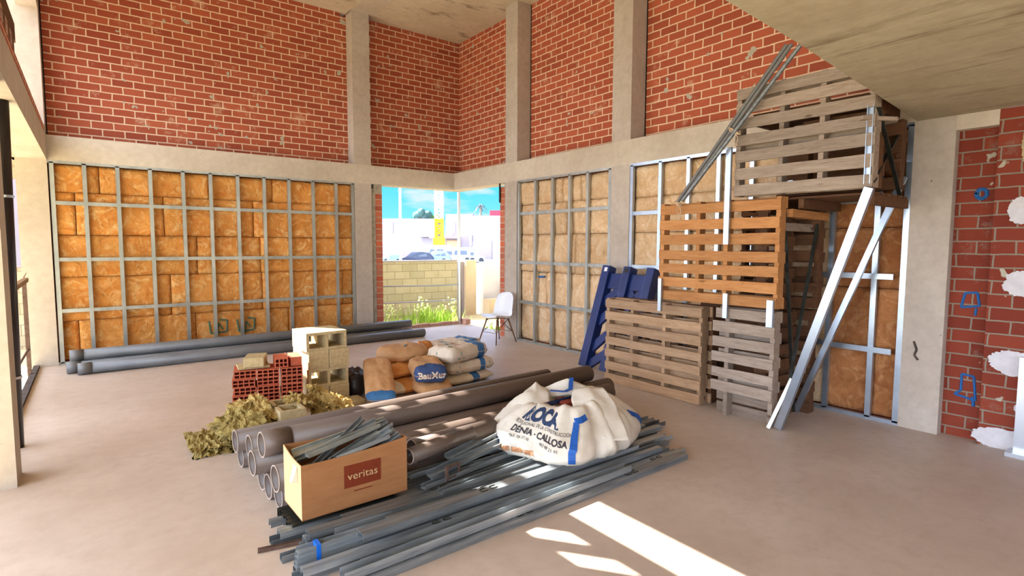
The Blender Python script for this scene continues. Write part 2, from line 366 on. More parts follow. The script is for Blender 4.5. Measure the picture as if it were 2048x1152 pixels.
# beams and columns
def rough_box(mb, a, b): mb.box(a, b)
m = MB(); m.box((XL-.35, yF, zb), (xF, yB+.05, zt)); m.box((xF, yF, zb), (xB+.02, yB+.05, zt)); struct('trim_1', m, M['concrete'])
m = MB(); m.box((xF, 1.2, zb), (xB+.02, yF, zt)); struct('trim_2', m, M['concrete'])
m = MB(); m.box((xc0, yF, 0), (xc1, yB, zb)); m.box((xc0, yF+.0, zt), (xc1, yB, zc)); struct('trim_3', m, M['concrete_cool'])
m = MB(); m.box((xF, 7.345, 0), (xB, 7.67, zb)); m.box((xF, 7.345, zt), (xB, 7.67, zc)); struct('trim_4', m, M['concrete_cool'])
m = MB(); m.box((xF, 4.916, 0), (xB, 5.245, zb)); m.box((xF, 4.916, zt), (xB, 5.245, zc)); struct('trim_5', m, M['concrete_cool'])
m = MB(); m.box((xF, 1.46, 0), (xB, 1.752, zb)); struct('trim_6', m, M['concrete_cool'])
m = MB(); m.box((-.72, yF-.02, 0), (XL-.0, yB, zb)); m.box((-.75, 9.30, zt), (XL, yB+.2, zc)); struct('trim_7', m, M['concrete'])     # corner column, left
m = MB(); m.box((-.95, 4.766, 0), (-.456, 5.06, zb)); struct('trim_8', m, M['concrete'])                         # near column, left
m = MB(); m.box((-.70, -4.5, zb), (XL, yF, zt)); struct('trim_9', m, M['concrete'])                              # left beam
m = MB(); m.box((-.62, 4.4, zt), (XL-.01, 9.30, zt+.12)); struct('trim_10', m, M['brickB'])                      # brick course on the left beam
m = MB(); m.box((-.62, -4.5, zt), (XL, 4.4, zc)); m.box((-.62, 4.4, 4.55), (XL, 9.3, zc)); struct('wall_left', m, M['concrete'])
m = MB(); m.box((-1.42, 1.0, zc), (6.3, 10.0, zc+.25)); m.box((-1.42, -4.5, zc), (6.3, 1.0, zc+.25)); struct('ceiling', m, concrete('ceiling_concrete', C(222,208,186), C(204,188,164), C(170,152,128), bands=(.8, 2.2, 1)))  # overhang past the left wall is unseen, added to cut off the sun
# ceiling beam line joining the columns
m = MB(); m.box((xc0, 1.0, zc-.012), (xc1+.1, yB, zc)); struct('trim_11', m, M['concrete'])
# mezzanine slab over the camera
m = MB()
pts = [(-.41, 1.19), (2.26, 1.433), (3.05, 1.485), (3.89, 1.565), (4.7, 1.64), (5.69, 1.735), (5.69, -4.5), (-.41, -4.5)]
n = len(pts); m.add([(x, y, zb) for x, y in pts]+[(x, y, zt) for x, y in pts], [tuple(range(n)), tuple(range(2*n-1, n-1, -1))]+[(i, n+i, n+(i+1) % n, (i+1) % n) for i in range(n)])
struct('ceiling.001', m, M['slab'])
m = MB(); m.box((xF+.002, 1.19, 2.56), (xF+.3, 1.462, zb)); struct('trim_12', m, M['concrete'])   # concrete lintel beside column
# balcony outside on the left, sheltering the lower opening, and an unseen porch slab added to keep sun off the window floor
m = MB(); m.box((-2.6, -4.5, zb), (-.70, 12.5, zt-.1)); struct('trim_13', m, M['slab'])
m = MB(); m.box((2.4, yB+.06, 3.3), (10.5, 12.75, 3.5)); struct('sun_shade_slab', m, M['concrete'])
# dark rubble edge at the left opening, brick kerb under the corner window
m = MB(); m.box((-.66, 5.06, -.02), (-.60, 9.3, .035)); struct('trim_15', m, M['darkedge'])
m = MB()
for i in range(7): m.box((4.25+i*.25, 9.56, 0), (4.25+i*.25+.235, 9.66, .055+.01*(i % 2)))
m.box((5.99, 9.4, 0), (6.1, 9.66, .1))
struct('trim_16', m, simple('kerb_brick', C(176,124,104), C(196,160,140), 9, .9, bump=.4))
# window jambs
m = MB(); m.box((xc1, yF+.02, 0), (4.06, yB, zb-.08)); struct('trim_17', m, M['mortar'])
m = MB(); m.box((4.06, yF+.03, 0), (4.19, yB, zb-.08)); struct('trim_18', m, M['jamb'])
m = MB(); m.box((4.03, yF+.01, 2.52), (4.18, yB, zb)); struct('trim_19', m, M['mortar'])
m = MB(); m.box((xF+.03, 7.69, 0), (xB, 7.86, 2.62)); struct('trim_20', m, M['jamb'])
m = MB(); m.box((xF+.01, 7.67, 0), (xB, 7.70, zb)); struct('trim_21', m, M['mortar'])
# dark strips painting the shadow gap between columns and brick infill
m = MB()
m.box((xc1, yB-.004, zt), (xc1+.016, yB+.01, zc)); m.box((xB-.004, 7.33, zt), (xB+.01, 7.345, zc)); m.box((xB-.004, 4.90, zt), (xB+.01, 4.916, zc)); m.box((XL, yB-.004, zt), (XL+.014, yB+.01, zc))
struct('gap_shade_strip', m, M['wire_gap_shade'])
# thin steel plate on the jamb
m = MB(); m.box((xF+.005, 7.83, 2.35), (xF+.02, 7.865, 2.95)); struct('trim_22', m, M['steel_dark'])
# mortar crust where column meets brick
def crust(name, pts, r, mt):
    m = MB()
    for (x, y, z) in pts:
        a = rnd.uniform(.5, 1.4)*r
        m.box((x-a*.5, y-a*.3, z-a), (x+a*.5, y+a*.3, z+a))
    return struct(name, m, mt)
# plaster patches, spray marks on the right wall (children of that wall)
def patch(name, mat_, parent, cx, cz, w_, h_, x, seed, th=.006):
    r_ = random.Random(seed); m = MB(); n = 90; vs = [(x-th, cx, cz)]
    for i in range(n):
        a = 2*PI*i/n; k = 1+.22*noise.noise(Vector((math.cos(a)*1.6, math.sin(a)*1.6, seed)))+.10*noise.noise(Vector((math.cos(a)*7, math.sin(a)*7, seed)))+r_.uniform(-.03, .10)*abs(math.cos(a))
        vs.append((x-th, cx+math.cos(a)*w_/2*k, cz+math.sin(a)*h_/2*k))
    vs2 = [(x, p[1], p[2]) for p in vs[1:]]
    m.add(vs+vs2, [(0, 1+(i+1) % n, 1+i) for i in range(n)]+[(1+i, 1+(i+1) % n, 1+n+(i+1) % n, 1+n+i) for i in range(n)])
    return m.build(name, mat_, parent)
XP = xF+.008
for i, (y, z, w_, h_) in enumerate([(1.0, 1.89, .20, .22), (.98, 1.32, .24, .2), (1.01, .70, .26, .2), (1.04, .08, .34, .17), (.93, .35, .1, .1), (.98, 2.38, .13, .34)]):
    p = patch('plaster_patch', M['plaster'] if i < 5 else M['block'], wr, y, z, w_, h_, XP, 30+i)
def spray(parent, pts, mat_, r=.011, name='spray_mark', flat='x'):
    m = MB(); m.path(pts, r, 6)
    return m.build(name, mat_, parent)
x_ = xF+.098
spray(wr, [(x_, 1.29+.035*math.cos(a*.6), 2.035+.04*math.sin(a*.6)) for a in range(12)], M['graffiti'], .016)
spray(wr, [(x_, 1.375, 1.10), (x_, 1.355, 1.22), (x_, 1.275, 1.23), (x_, 1.255, 1.12), (x_, 1.375, 1.10)], M['graffiti'], .010)
spray(wr, [(x_, 1.275, 1.1), (x_, 1.28, 1.04)], M['graffiti'], .010)
spray(wr, [(x_, 1.38, .36), (x_, 1.34, .40), (x_, 1.34, .54), (x_, 1.26, .53), (x_, 1.24, .33), (x_, 1.38, .36)], M['graffiti'], .010)
spray(wr, [(x_, 1.26, .36), (x_, 1.25, .28)], M['graffiti'], .012)
# dark scar on the right column
m = MB(); m.path([(xF, 1.665, .78), (xF, 1.64, .71), (xF, 1.655, .66), (xF, 1.625, .62)], .010, 5); spj = m.build('scar', M['darkedge'], bpy.data.objects['trim_6'])
# aluminium door frame at the right edge of view
t_ = thing('door_frame', 'aluminium door frame standing against the rough brick wall', 'door frame', (xF+.0, .93, 0))
m = MB(); m.box((-.06, -.04, 0), (-.005, .03, .76)); m.build('jamb', M['alu'], t_)
m = MB(); m.box((-.16, -.6, 0), (-.005, .06, .03)); m.build('sill', M['alu'], t_)
m = MB(); m.box((-.05, -.6, 0.72), (-.005, -.04, .76)); m.build('rail', M['alu'], t_)

# ------------------------------------------------------------------ stud frames
def stud_frame(label, ax, plane, a0, a1, studs, rails, mt, top=zb, rail_ranges=None, w_=.046):
    """ax 'x': runs along x on y=plane; ax 'y': runs along y on x=plane"""
    root = thing('stud_frame', label, 'stud frame', (a0, plane, 0) if ax == 'x' else (plane, a0, 0))
    L = lambda a, dpt, z: Vector((a-a0, dpt, z)) if ax == 'x' else Vector((dpt, a-a0, z))
    inn = Vector((0, 1, 0)) if ax == 'x' else Vector((1, 0, 0))
    for z, up in ((.0, 1), (top, -1)):
        m = MB(); m.bar(L(a0, .025, z+up*.018), L(a1, .025, z+up*.018), .05, .036, (0, 0, 1)); m.build('track', mt, root)
    for s_ in studs:
        m = MB(); m.channel(L(s_, .0, .02), L(s_, .0, top-.02), inn, w_, .045, .004); m.build('stud', mt, root)
    for i, z in enumerate(rails):
        ss = studs
        for a, b in zip(ss, ss[1:]):
            if rail_ranges and not rail_ranges(i, a, b): continue
            m = MB(); sg = 1 if b > a else -1
            m.channel(L(a+sg*w_/2, .008, z), L(b-sg*w_/2, .008, z), inn, .048, .03, .003); m.build('noggin', mt, root)
    return root
sA = [-.37, -.035, .325, .70, 1.10, 1.455, 1.825, 2.205, 2.58, 2.965, 3.352, 3.64]
stud_frame('grey steel stud frame of eleven bays on the back wall left of the corner window', 'x', yF, XL, xc0, sA, [.715, 1.395, 2.135], M['steel'])
sB1 = [7.30, 6.875, 6.461, 6.076, 5.70, 5.27]
stud_frame('grey steel stud frame of five bays behind the white chair', 'y', xF, 7.345, 5.245, sB1, [.665, 1.325, 2.13], M['steel'])
sB2 = [4.885, 4.43, 4.02, 3.62, 3.22, 2.80, 2.38, 2.0, 1.775]
stud_frame('cool grey steel stud frame behind the wooden pallet tower', 'y', xF, 4.916, 1.752, sB2, [.665, 1.33, 2.03], M['steel_blue'],
           rail_ranges=lambda i, a, b: b > 2.3)
for z, a, b in ((1.335, 2.36, 1.84), (.66, 2.36, 1.825), (2.03, 2.36, 2.02), (2.02, 1.96, 1.80)):
    o = thing('steel_noggin', {1.335: 'short steel cross rail halfway up the studs beside the right column', .66: 'short steel cross rail low on the studs beside the right column', 2.03: 'short steel head rail left of the centre stud by the right column', 2.02: 'short steel head rail right of the centre stud by the right column'}[z], 'cross rail', (xF-.028, a, z))
    m = MB(); m.channel((0, 0, 0), (0, b-a, 0), (1, 0, 0), .05, .026, .003); m.build('channel', M['steel_blue'], o)
# ------------------------------------------------------------------ insulation batts
def batt(ax, plane, a0, a1, z0, z1, mt, label, group, seed, dep=0.0):
    m = MB(); nx = max(3, int(abs(a1-a0)/.045)); nz = max(3, int((z1-z0)/.045)); vs = []
    s_ = 1 if a1 > a0 else -1; g = .004*s_
    a0 += g; a1 -= g; z0 += .003; z1 -= .003
    for j in range(nz+1):
        for i in range(nx+1):
            a = a0+(a1-a0)*i/nx; z = z0+(z1-z0)*j/nz
            e_ = min(abs(a-a0), abs(a1-a), z-z0, z1-z)
            k = noise.fractal(Vector((a*2.2+seed*3.1, z*2.6, seed*1.7)), 1.0, 2.1, 5)
            k2 = noise.noise(Vector((a*7+seed, z*12, seed)))
            d_ = .058+dep-.024*k-.010*k2+(.014*(1-e_/.022) if e_ < .022 else 0)
            vs.append((a, d_, z))
    fs = [(j*(nx+1)+i, j*(nx+1)+i+1, (j+1)*(nx+1)+i+1, (j+1)*(nx+1)+i) for j in range(nz) for i in range(nx)]
    nb = len(vs)
    # back face and skirt
    per = [i for i in range(nx+1)]+[j*(nx+1)+nx for j in range(1, nz+1)]+[nz*(nx+1)+i for i in range(nx-1, -1, -1)]+[j*(nx+1) for j in range(nz-1, 0, -1)]
    bk = [(vs[i][0], .14, vs[i][2]) for i in per]
    fs += [(per[i], nb+i, nb+(i+1) % len(per), per[(i+1) % len(per)]) for i in range(len(per))]
    vs += bk
    if ax == 'y': vs = [(d_, a, z) for a, d_, z in vs]; off = Vector((plane, 0, 0))
    else: off = Vector((0, plane, 0))
    m.add(vs, fs); o = m.build('insulation_batt', mt, smooth=True)
    c = Vector(((a0+a1)/2, 0, z0)) if ax == 'x' else Vector((0, (a0+a1)/2, z0))
    for v_ in o.data.vertices: v_.co -= c
    o.location = off+c
    return tag(o, label, 'insulation', group)
rows = [(.04, .57), (.57, 1.16), (1.16, 1.72), (1.72, 2.28), (2.28, 2.64)]
RN = ['bottom', 'second', 'third', 'fourth', 'top']
cols = {0: [XL+.02, -.18, 1.2, 2.55, 3.66], 1: [XL+.02, .9, 2.15, 3.45, 3.66], 2: [XL+.02, 1.25, 2.14, 3.66], 3: [XL+.02, -.15, .85, 2.05, 3.4, 3.66], 4: [XL+.02, .12, 1.45, 2.34, 3.66]}
k = 0
for ri, (z0, z1) in enumerate(rows):
    c_ = cols[ri]
    for ci, (a, b) in enumerate(zip(c_, c_[1:])):
        k += 1
        batt('x', yF, a, b, z0, z1, M['insA'], 'amber wool batt on the back wall, %s row up, %s from its left end' % (RN[ri], ORD[ci]), 'amber batts in the back wall frame', k, rnd.uniform(0, .012)+(.05 if (ri, ci) == (0, 0) else 0))
colsB = {0: [7.32, 6.1, 5.27], 1: [7.32, 6.67, 5.27], 2: [7.32, 6.0, 5.27], 3: [7.32, 6.2, 5.27], 4: [7.32, 6.3, 5.9, 5.27]}
rowsB = [(.04, .60), (.60, 1.18), (1.18, 1.78), (1.78, 2.27), (2.27, 2.64)]
for ri, (z0, z1) in enumerate(rowsB):
    c_ = colsB[ri]
    for ci, (a, b) in enumerate(zip(c_, c_[1:])):
        k += 1
        batt('y', xF, a, b, z0, z1, M['insB'], 'pale wool batt behind the chair, %s row up, %s from the window' % (RN[ri], ORD[ci]), 'pale batts in the frame behind the chair', k, rnd.uniform(0, .015))
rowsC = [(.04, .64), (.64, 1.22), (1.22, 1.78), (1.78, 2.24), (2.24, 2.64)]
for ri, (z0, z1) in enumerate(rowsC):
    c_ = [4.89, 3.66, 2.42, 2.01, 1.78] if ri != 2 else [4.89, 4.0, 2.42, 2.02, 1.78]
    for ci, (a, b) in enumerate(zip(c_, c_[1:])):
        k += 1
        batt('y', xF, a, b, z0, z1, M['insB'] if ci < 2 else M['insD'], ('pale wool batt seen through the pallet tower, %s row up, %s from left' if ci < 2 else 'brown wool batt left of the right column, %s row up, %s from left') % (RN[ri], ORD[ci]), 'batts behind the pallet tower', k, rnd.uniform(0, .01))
# spray marks on the amber wool
def owner(x, z):
    for o in bpy.data.objects:
        if o.name.startswith('insulation_batt') and abs(o.location.y-yF) < .01:
            xs = [v_.co.x+o.location.x for v_ in o.data.vertices]; zs = [v_.co.z+o.location.z for v_ in o.data.vertices]
            if min(xs) <= x <= max(xs) and min(zs) <= z <= max(zs): return o
def mark_on(o, pts, r, mt):
    m = MB(); m.path([Vector(p)-o.location for p in pts], r, 6); return m.build('spray_mark', mt, o)
yy = yF+.048
for cx in (1.50, 1.89):
    o = owner(cx, .35)
    if o:
        mark_on(o, [(cx-.13, yy, .44), (cx-.11, yy, .25), (cx+.11, yy, .26), (cx+.12, yy, .44), (cx+.02, yy, .45)], .012, M['graffiti_teal'])
        mark_on(o, [(cx-.02, yy, .22), (cx, yy, .40), (cx+.06, yy, .30)], .010, M['graffiti_teal'])
for o in bpy.data.objects:
    if o.name.startswith('insulation_batt') and abs(o.location.x-xF) < .01 and 'behind the chair' in o['label'] and 'second row up, first' in o['label']:
        m = MB(); m.path([Vector((xF+.035, 6.80, 1.10))-o.location, Vector((xF+.035, 6.66, 1.11))-o.location], .018, 6); m.build('spray_mark', M['graffiti'], o)
        m = MB(); m.path([Vector((xF+.035, 6.82, 1.17))-o.location, Vector((xF+.035, 6.66, 1.18))-o.location], .006, 6); m.build('spray_mark', M['graffiti_teal'], o)

# ------------------------------------------------------------------ upper left opening: slatted guard that throws the bars of light
g = thing('guard_rail', 'slatted timber guard in the upper opening on the left', 'guard rail', (-.50, 4.45, zt+.12))
m = MB(); m.box((-.03, 0, 0), (.0, 2.85, .14)); m.build('bottom_board', M['woodD'], g)
m = MB(); m.box((-.03, 0, .42), (.0, 2.85, .60)); m.build('top_board', M['woodD'], g)
for i in range(8):
    m = MB(); y = .15+i*.345; m.box((-.028, y, .14), (-.002, y+.15, .42)); m.build('slat', M['woodD'], g)
m = MB(); m.box((-.04, 0, .985), (.02, 2.85, 1.43)); m.build('head_board', M['woodD'], g)
# ------------------------------------------------------------------ lower left opening: downpipe, railing
o = thing('downpipe', 'black downpipe behind the near left column', 'pipe', (-.545, 5.72, 0))
m = MB(); m.tube((0, 0, 0), (.04, 0, zb), .055, n=20); m.build('pipe', M['blackpipe'], o, smooth=True)
for z in (.55, 1.95):
    m = MB(); m.tube((.015*z, 0, z), (.015*z, 0, z+.02), .061, n=20); m.build('clamp', M['alu'], o)
rl = thing('railing', 'rusty steel railing with a timber top bar in the left opening', 'railing', (-.66, 7.0, 0))
for y in (0.0, 1.75):
    m = MB(); m.box((-.02, y-.02, 0), (.02, y+.02, 1.12)); m.build('post', M['rust'], rl)
m = MB(); m.bar((0, -1.1, 1.12), (0, 2.0, 1.16), .05, .05); m.build('handrail', M['woodT'], rl)
m = MB(); m.tube((0, 0, .33), (0, 1.75, .33), .012); m.build('crossbar', M['rust'], rl)
m = MB(); m.path([(0, 1.7, 1.2), (.02, 1.78, 1.25), (-.02, 1.8, 1.17), (.02, 1.74, 1.12)], .008, 5); m.build('tie_wire', M['rope'], rl)

# ------------------------------------------------------------------ OUTSIDE
m = MB(); GX, GY = 40, 40; vs = []
for j in range(GY+1):
    for i in range(GX+1):
        x = -8+i*.7; y = 9.66+j*.16*(1+j*.02)
        z = -.30+.12*noise.noise(Vector((x*.7, y*.9, 3)))+.16*math.exp(-((x-5.6)**2+(y-10.9)**2)/.8)
        vs.append((x, y, z))
m.add(vs, [(j*(GX+1)+i, j*(GX+1)+i+1, (j+1)*(GX+1)+i+1, (j+1)*(GX+1)+i) for j in range(GY) for i in range(GX)])
yard = struct('floor.001', m, M['ground'], smooth=True)
m = MB(); m.box((-60, -60, -.9), (-.66, 9.7, -.35)); m.box((-60, -60, -.9), (60, -4.55, -.35)); struct('floor.002', m, M['ground'])
m = MB(); m.box((-200, 16.5, -1.2), (260, 320, -.55)); struct('floor.003', m, M['asphalt'])
m = MB(); m.box((6.3, -30, -.9), (60, 9.6, -.36)); struct('floor.004', m, M['ground'])
bw_ = thing('block_wall', 'long grey concrete block wall outside the corner window', 'wall', (0, 12.9, -.4))
m = MB(); m.box((-9, 0, 0), (7.93, .2, 1.58)); m.build('blockwork', M['blockwall'], bw_)
m = MB(); m.box((-9, -.02, 1.58), (7.93, .22, 1.61)); m.build('coping', M['render'], bw_)
m = MB(); m.box((8.16, -.1, 0), (8.5, .25, 1.60)); m.build('end_pillar', M['render_tan'], bw_)
m = MB(); m.box((7.93, .0, 0), (8.16, .2, 1.56)); m.build('pillar', M['render'], bw_)
rw = thing('garden_wall', 'sunlit white rendered wall to the right outside the window', 'wall', (8.6, 12.6, -.4))
m = MB(); m.box((0, 0, 0), (3.5, .2, 1.55)); m.build('panel', M['render_bright'], rw)
m = MB(); m.box((.55, -.75, 0), (2.6, -.15, .95)); m.build('cabinet', M['render_bright'], rw)
m = MB(); m.box((-.15, -.5, 0), (.30, -.2, .55)); m.build('low_block', M['render_tan'], rw)
# bars and props at the window
for z, nm in ((.84, 'upper'), (.515, 'lower')):
    m = MB(); m.tube((4.17, 9.58, z), (5.93, 9.58, z-.05 if z > .7 else z-.02), .014, n=8); o = m.build('guard_bar', M['alu'])
    tag(recenter(o), '%s of the two thin white bars across the corner window' % nm, 'bar')
o = thing('corner_prop', 'slender steel prop at the outside corner of the window', 'prop', (5.93, 9.57, 0))
m = MB(); m.box((-.022, -.022, 0), (.022, .022, 2.68)); m.build('post', M['alu'], o)
m = MB(); m.tube((.05, .0, .05), (.03, 0, 1.25), .012); m.build('brace', M['rust'], o)
# grass and weeds
def tufts(name, n, cx, cy, sx, sy, h, mt, label, seed):
    r_ = random.Random(seed); m = MB()
    for _ in range(n):
        x = r_.gauss(cx, sx); y = max(9.75, r_.gauss(cy, sy)); hh = h*r_.uniform(.4, 1.1); a = r_.uniform(0, PI); wd = .012
        z0 = -.30+.12*noise.noise(Vector((x*.7, y*.9, 3)))+.16*math.exp(-((x-5.6)**2+(y-10.9)**2)/.8)
        bx, by = r_.uniform(-.4, .4)*hh, r_.uniform(-.4, .4)*hh; ca, sa = math.cos(a)*wd, math.sin(a)*wd
        m.add([(x-ca, y-sa, z0), (x+ca, y+sa, z0), (x+bx*.4+ca*.7, y+by*.4+sa*.7, z0+hh*.6), (x+bx*.4-ca*.7, y+by*.4-sa*.7, z0+hh*.6), (x+bx, y+by, z0+hh)], [(0, 1, 2, 3), (3, 2, 4)])
    return tag(m.build(name, mt), label, 'grass', kind='stuff')
tufts('grass', 420, 5.1, 10.8, .55, .5, .22, M['grass'], 'green grass growing on the sunlit bank below the block wall', 1)
tufts('grass', 330, 6.2, 11.0, .28, .4, .42, M['grass'], 'taller green weeds beside the corner prop', 2)
tufts('grass', 500, 6.5, 9.0, .4, .5, .2, M['grass'], 'short grass outside behind the white chair', 3)
def weed(x, y, h, seed, label):
    r_ = random.Random(seed); root = thing('weed', label, 'weed', (x, y, -.28), 0, 'pale flowering weeds at the foot of the block wall')
    m = MB()
    for _ in range(9):
        a = r_.uniform(0, 2*PI); m.tube((0, 0, 0), (math.cos(a)*h*.35, math.sin(a)*h*.35, h*r_.uniform(.6, 1)), .004, n=4)
    m.build('stem', M['grass'], root)
    m = MB()
    for _ in range(26):
        a = r_.uniform(0, 2*PI); rr = r_.uniform(.1, .4)*h; z = h*r_.uniform(.5, 1.05); s_ = .016
        m.box((math.cos(a)*rr-s_, math.sin(a)*rr-s_, z-s_), (math.cos(a)*rr+s_, math.sin(a)*rr+s_, z+s_))
    m.build('flower', M['flower'], root)['kind'] = 'stuff'
for i, (x, y, h, lb) in enumerate([(4.75, 11.2, .45, 'pale weed at the left end of the bank'), (5.1, 11.5, .55, 'pale weed second from the left on the bank'), (5.5, 11.8, .5, 'pale weed in the middle of the bank'), (6.2, 11.6, .62, 'tall pale weed left of the corner prop'), (6.75, 11.4, .6, 'tall pale weed right of the corner prop')]):
    weed(x, y, h, 50+i, lb)
def at_depth(px, py, D):
    v = cR*(px-1024)/FPX-cU*(py-576)/FPX+_d
    return CAM+v*(D/v.dot(_d))
# far things are set out on one straight street running square to the view
FWD = Vector((.606, .795, 0)); RGT = Vector((.795, -.606, 0)); STZ = -.55
AZ = math.atan2(RGT.y, RGT.x)
def street(u, dist, z=STZ): return Vector((0, 0, z))+FWD*dist+RGT*u
def U(px, D): return (px-1024)/FPX*D
def car(label, px, D, L, H, Wd, paint, prof, wins, face=1, cat='car', rz=0):
    root = thing('car' if cat == 'car' else 'van', label, cat, street(U(px, D), D), AZ+rz)
    m = MB(); n = len(prof); y0, y1 = 0, Wd
    P = [(x*L*face, z*H) for x, z in prof]
    vs = [(x, y0+(.16*Wd if z > .62*H else 0), z) for x, z in P]+[(x, y1-(.16*Wd if z > .62*H else 0), z) for x, z in P]
    fs = [tuple(range(n)), tuple(range(2*n-1, n-1, -1))]+[(i, n+i, n+(i+1) % n, (i+1) % n) for i in range(n)]
    m.add(vs, fs); m.build('body', paint, root)
    for (xa, xb, za, zb_) in wins:
        m = MB(); yq = .16*Wd*.6-.03
        m.add([(xa*L*face, yq*.55-.02, za*H), (xb*L*face, yq*.55-.02, za*H), ((xb-.02)*L*face, .16*Wd-.02, zb_*H), ((xa+.03)*L*face, .16*Wd-.02, zb_*H)], [(0, 1, 2, 3)])
        m.v += [(x, y+.03, z) for x, y, z in m.v]; m.f += [(7, 6, 5, 4)]; m.m += [0]
        m.build('window', M['glass'], root)
    for xw in (.2, .8):
        for yw in (-.01, Wd-.17):
            m = MB(); m.tube(((xw-.0)*L*face, yw, .31), (xw*L*face, yw+.18, .31), .31, n=14); m.build('wheel', M['tyre'], root)
    return root
hat = [(0, .22), (.02, .48), (.2, .60), (.36, .96), (.62, 1), (.86, .92), (.97, .6), (1, .25)]
vanp = [(0, .15), (.01, .42), (.14, .5), (.24, .94), (.3, 1), (.98, 1), (1, .15)]
boxy = [(0, .15), (.0, .98), (.02, 1), (.98, 1), (1, .98), (1, .15)]
car('pale blue hatchback parked in front of the white vans', 843, 66, 3.3, 1.5, 1.7, M['car_blue'], hat, [(.22, .42, .62, .9), (.45, .66, .62, .9), (.68, .86, .62, .86)])
car('tall white van parked behind the pale blue hatchback', 828, 76, 5.0, 2.2, 1.9, M['car_white'], boxy, [(.42, .56, .5, .85), (.60, .82, .5, .85)], cat='van')
car('white minibus right of the tall white van', 886, 72, 3.9, 1.9, 1.9, M['car_white'], boxy[::1], [(.08, .3, .5, .85), (.36, .8, .5, .88)], cat='van')
car('white van nose beside the corner prop', 938, 70, 1.9, 1.7, 1.8, M['car_white'], [(1, .15), (1, .42), (.55, .55), (.2, .96), (0, 1), (0, .15)][::-1], [(.05, .3, .55, .85)], cat='van')
car('dark blue car parked behind the white fence', 796, 60, 3.9, 1.45, 1.7, M['car_dark'], hat, [(.3, .5, .62, .9), (.55, .8, .62, .9)], rz=.1)
car('pale blue car at the left edge of the window', 764, 62, 2.2, 1.25, 1.7, M['car_blue'], hat, [(.25, .5, .62, .9)], rz=.2)
def bld(name, label, px0, px1, D, H, parts, dpt=12, mt='render'):
    root = thing(name, label, 'building', street(U(px0, D), D), AZ); W_ = (px1-px0)/FPX*D
    m = MB(); m.box((0, 0, 0), (W_, dpt, H)); m.build('wall', M[mt], root)
    for (nm, mtn, x0, x1, z0, z1, out) in parts:
        m = MB(); m.box((x0*W_, -out, z0*H), (x1*W_, .05, z1*H)); m.build(nm, M[mtn], root)
    return root
bld('building', 'low white building on the left seen through the window', 745, 868, 105, 7.2, [('base_band', 'render_grey', .30, 1, 0, .42, .1), ('window', 'glass_soft', .30, .34, .62, .9, .12), ('canopy', 'render', .78, 1.05, .52, .56, 1.5), ('shopfront', 'glass_soft', .84, 1.0, .12, .50, .12)])
bld('building', 'taller white building on the right seen through the window', 891, 945, 96, 7.6, [('window', 'glass_soft', .24, .36, .55, .80, .15), ('shopfront', 'render_tan', .05, .5, .12, .40, .15), ('doorway', 'glass_soft', .6, .95, .1, .35, .15), ('canopy', 'render', -.55, .55, .44, .49, 2.0)])
bld('building', 'white building with a recessed tan doorway at the window edge', 938, 1010, 88, 6.9, [('base_band', 'render_grey', .0, .62, .0, .42, .1), ('doorway', 'render_tan', .66, .95, .0, .45, .15), ('sign_plate', 'render_grey', .02, .08, .3, .55, .2)])
# brick gable far behind, seen through the upper left opening
rootb = thing('building', 'sunlit brick gable seen through the upper left opening', 'building', (-6.0, 18, -.5))
m = MB(); m.box((0, 0, 5.0), (4.75, 4, 10.2)); m.build('wall', M['brick_out'], rootb)
m = MB(); m.box((0, 0, 0), (4.75, 4, 5.0)); m.build('rendered_base', M['render'], rootb)
m = MB(); m.box((4.75, -.1, 0), (4.95, 4, 10.2)); m.build('corner_trim', M['render'], rootb)
# crane
D = 92; cr_ = thing('tower_crane', 'yellow tower crane mast standing behind the parked vans', 'crane', street(U(878, D), D), AZ)
def lattice(z0, z1, s_, mt, nm, r=.09):
    m = MB(); st = 1.2; z = z0
    cs = [(-s_, -s_), (s_, -s_), (s_, s_), (-s_, s_)]
    for c_ in cs: m.tube((c_[0], c_[1], z0), (c_[0], c_[1], z1), r, n=5)
    i = 0
    while z < z1-.1:
        for a, b in zip(cs, cs[1:]+cs[:1]):
            p, q = (a, b) if i % 2 else (b, a)
            m.tube((p[0], p[1], z), (q[0], q[1], min(z1, z+st)), r*.7, n=4); m.tube((a[0], a[1], z), (b[0], b[1], z), r*.7, n=4)
        z += st; i += 1
    m.build(nm, mt, cr_)
lattice(0, 6.6, .55, M['crane'], 'lower_mast', .16); lattice(6.6, 15, .55, M['cranewhite'], 'upper_mast', .16)
m = MB(); m.box((-.9, -.9, 2.2), (.9, .9, 3.4)); m.build('collar', M['crane'], cr_)
# lamp post, sign, fence
o = thing('lamp_post', 'tall pale lamp post rising past the window head', 'lamp post', street(U(801, 34), 34))
m = MB(); m.tube((0, 0, 0), (0, 0, 9), .09, .07, n=10); m.build('pole', M['whitepaint'], o)
m = MB(); m.box((-.1, -.1, 0), (.1, .1, 1.0)); m.build('base', M['whitepaint'], o)
m = MB(); m.box((-.1, -.1, 9), (.9, .1, 9.1)); m.build('lamp_head', M['whitepaint'], o)
o = thing('road_sign', 'triangular road sign seen from behind on a white post', 'road sign', street(U(776, 28.5), 28.5), AZ)
m = MB(); m.tube((0, 0, 0), (0, 0, 3.0), .05, n=8); m.build('post', M['whitepaint'], o)
m = MB(); m.add([(-.62, -.06, 1.65), (.62, -.06, 1.65), (0, -.06, 2.75), (-.62, -.03, 1.65), (.62, -.03, 1.65), (0, -.03, 2.75)], [(0, 1, 2), (5, 4, 3), (0, 3, 4, 1), (1, 4, 5, 2), (2, 5, 3, 0)]); m.build('plate', M['render_grey'], o)
o = thing('fence', 'white metal railing fence along the street on the left', 'fence', street(U(758, 30), 30), AZ)
W_ = 78/FPX*30
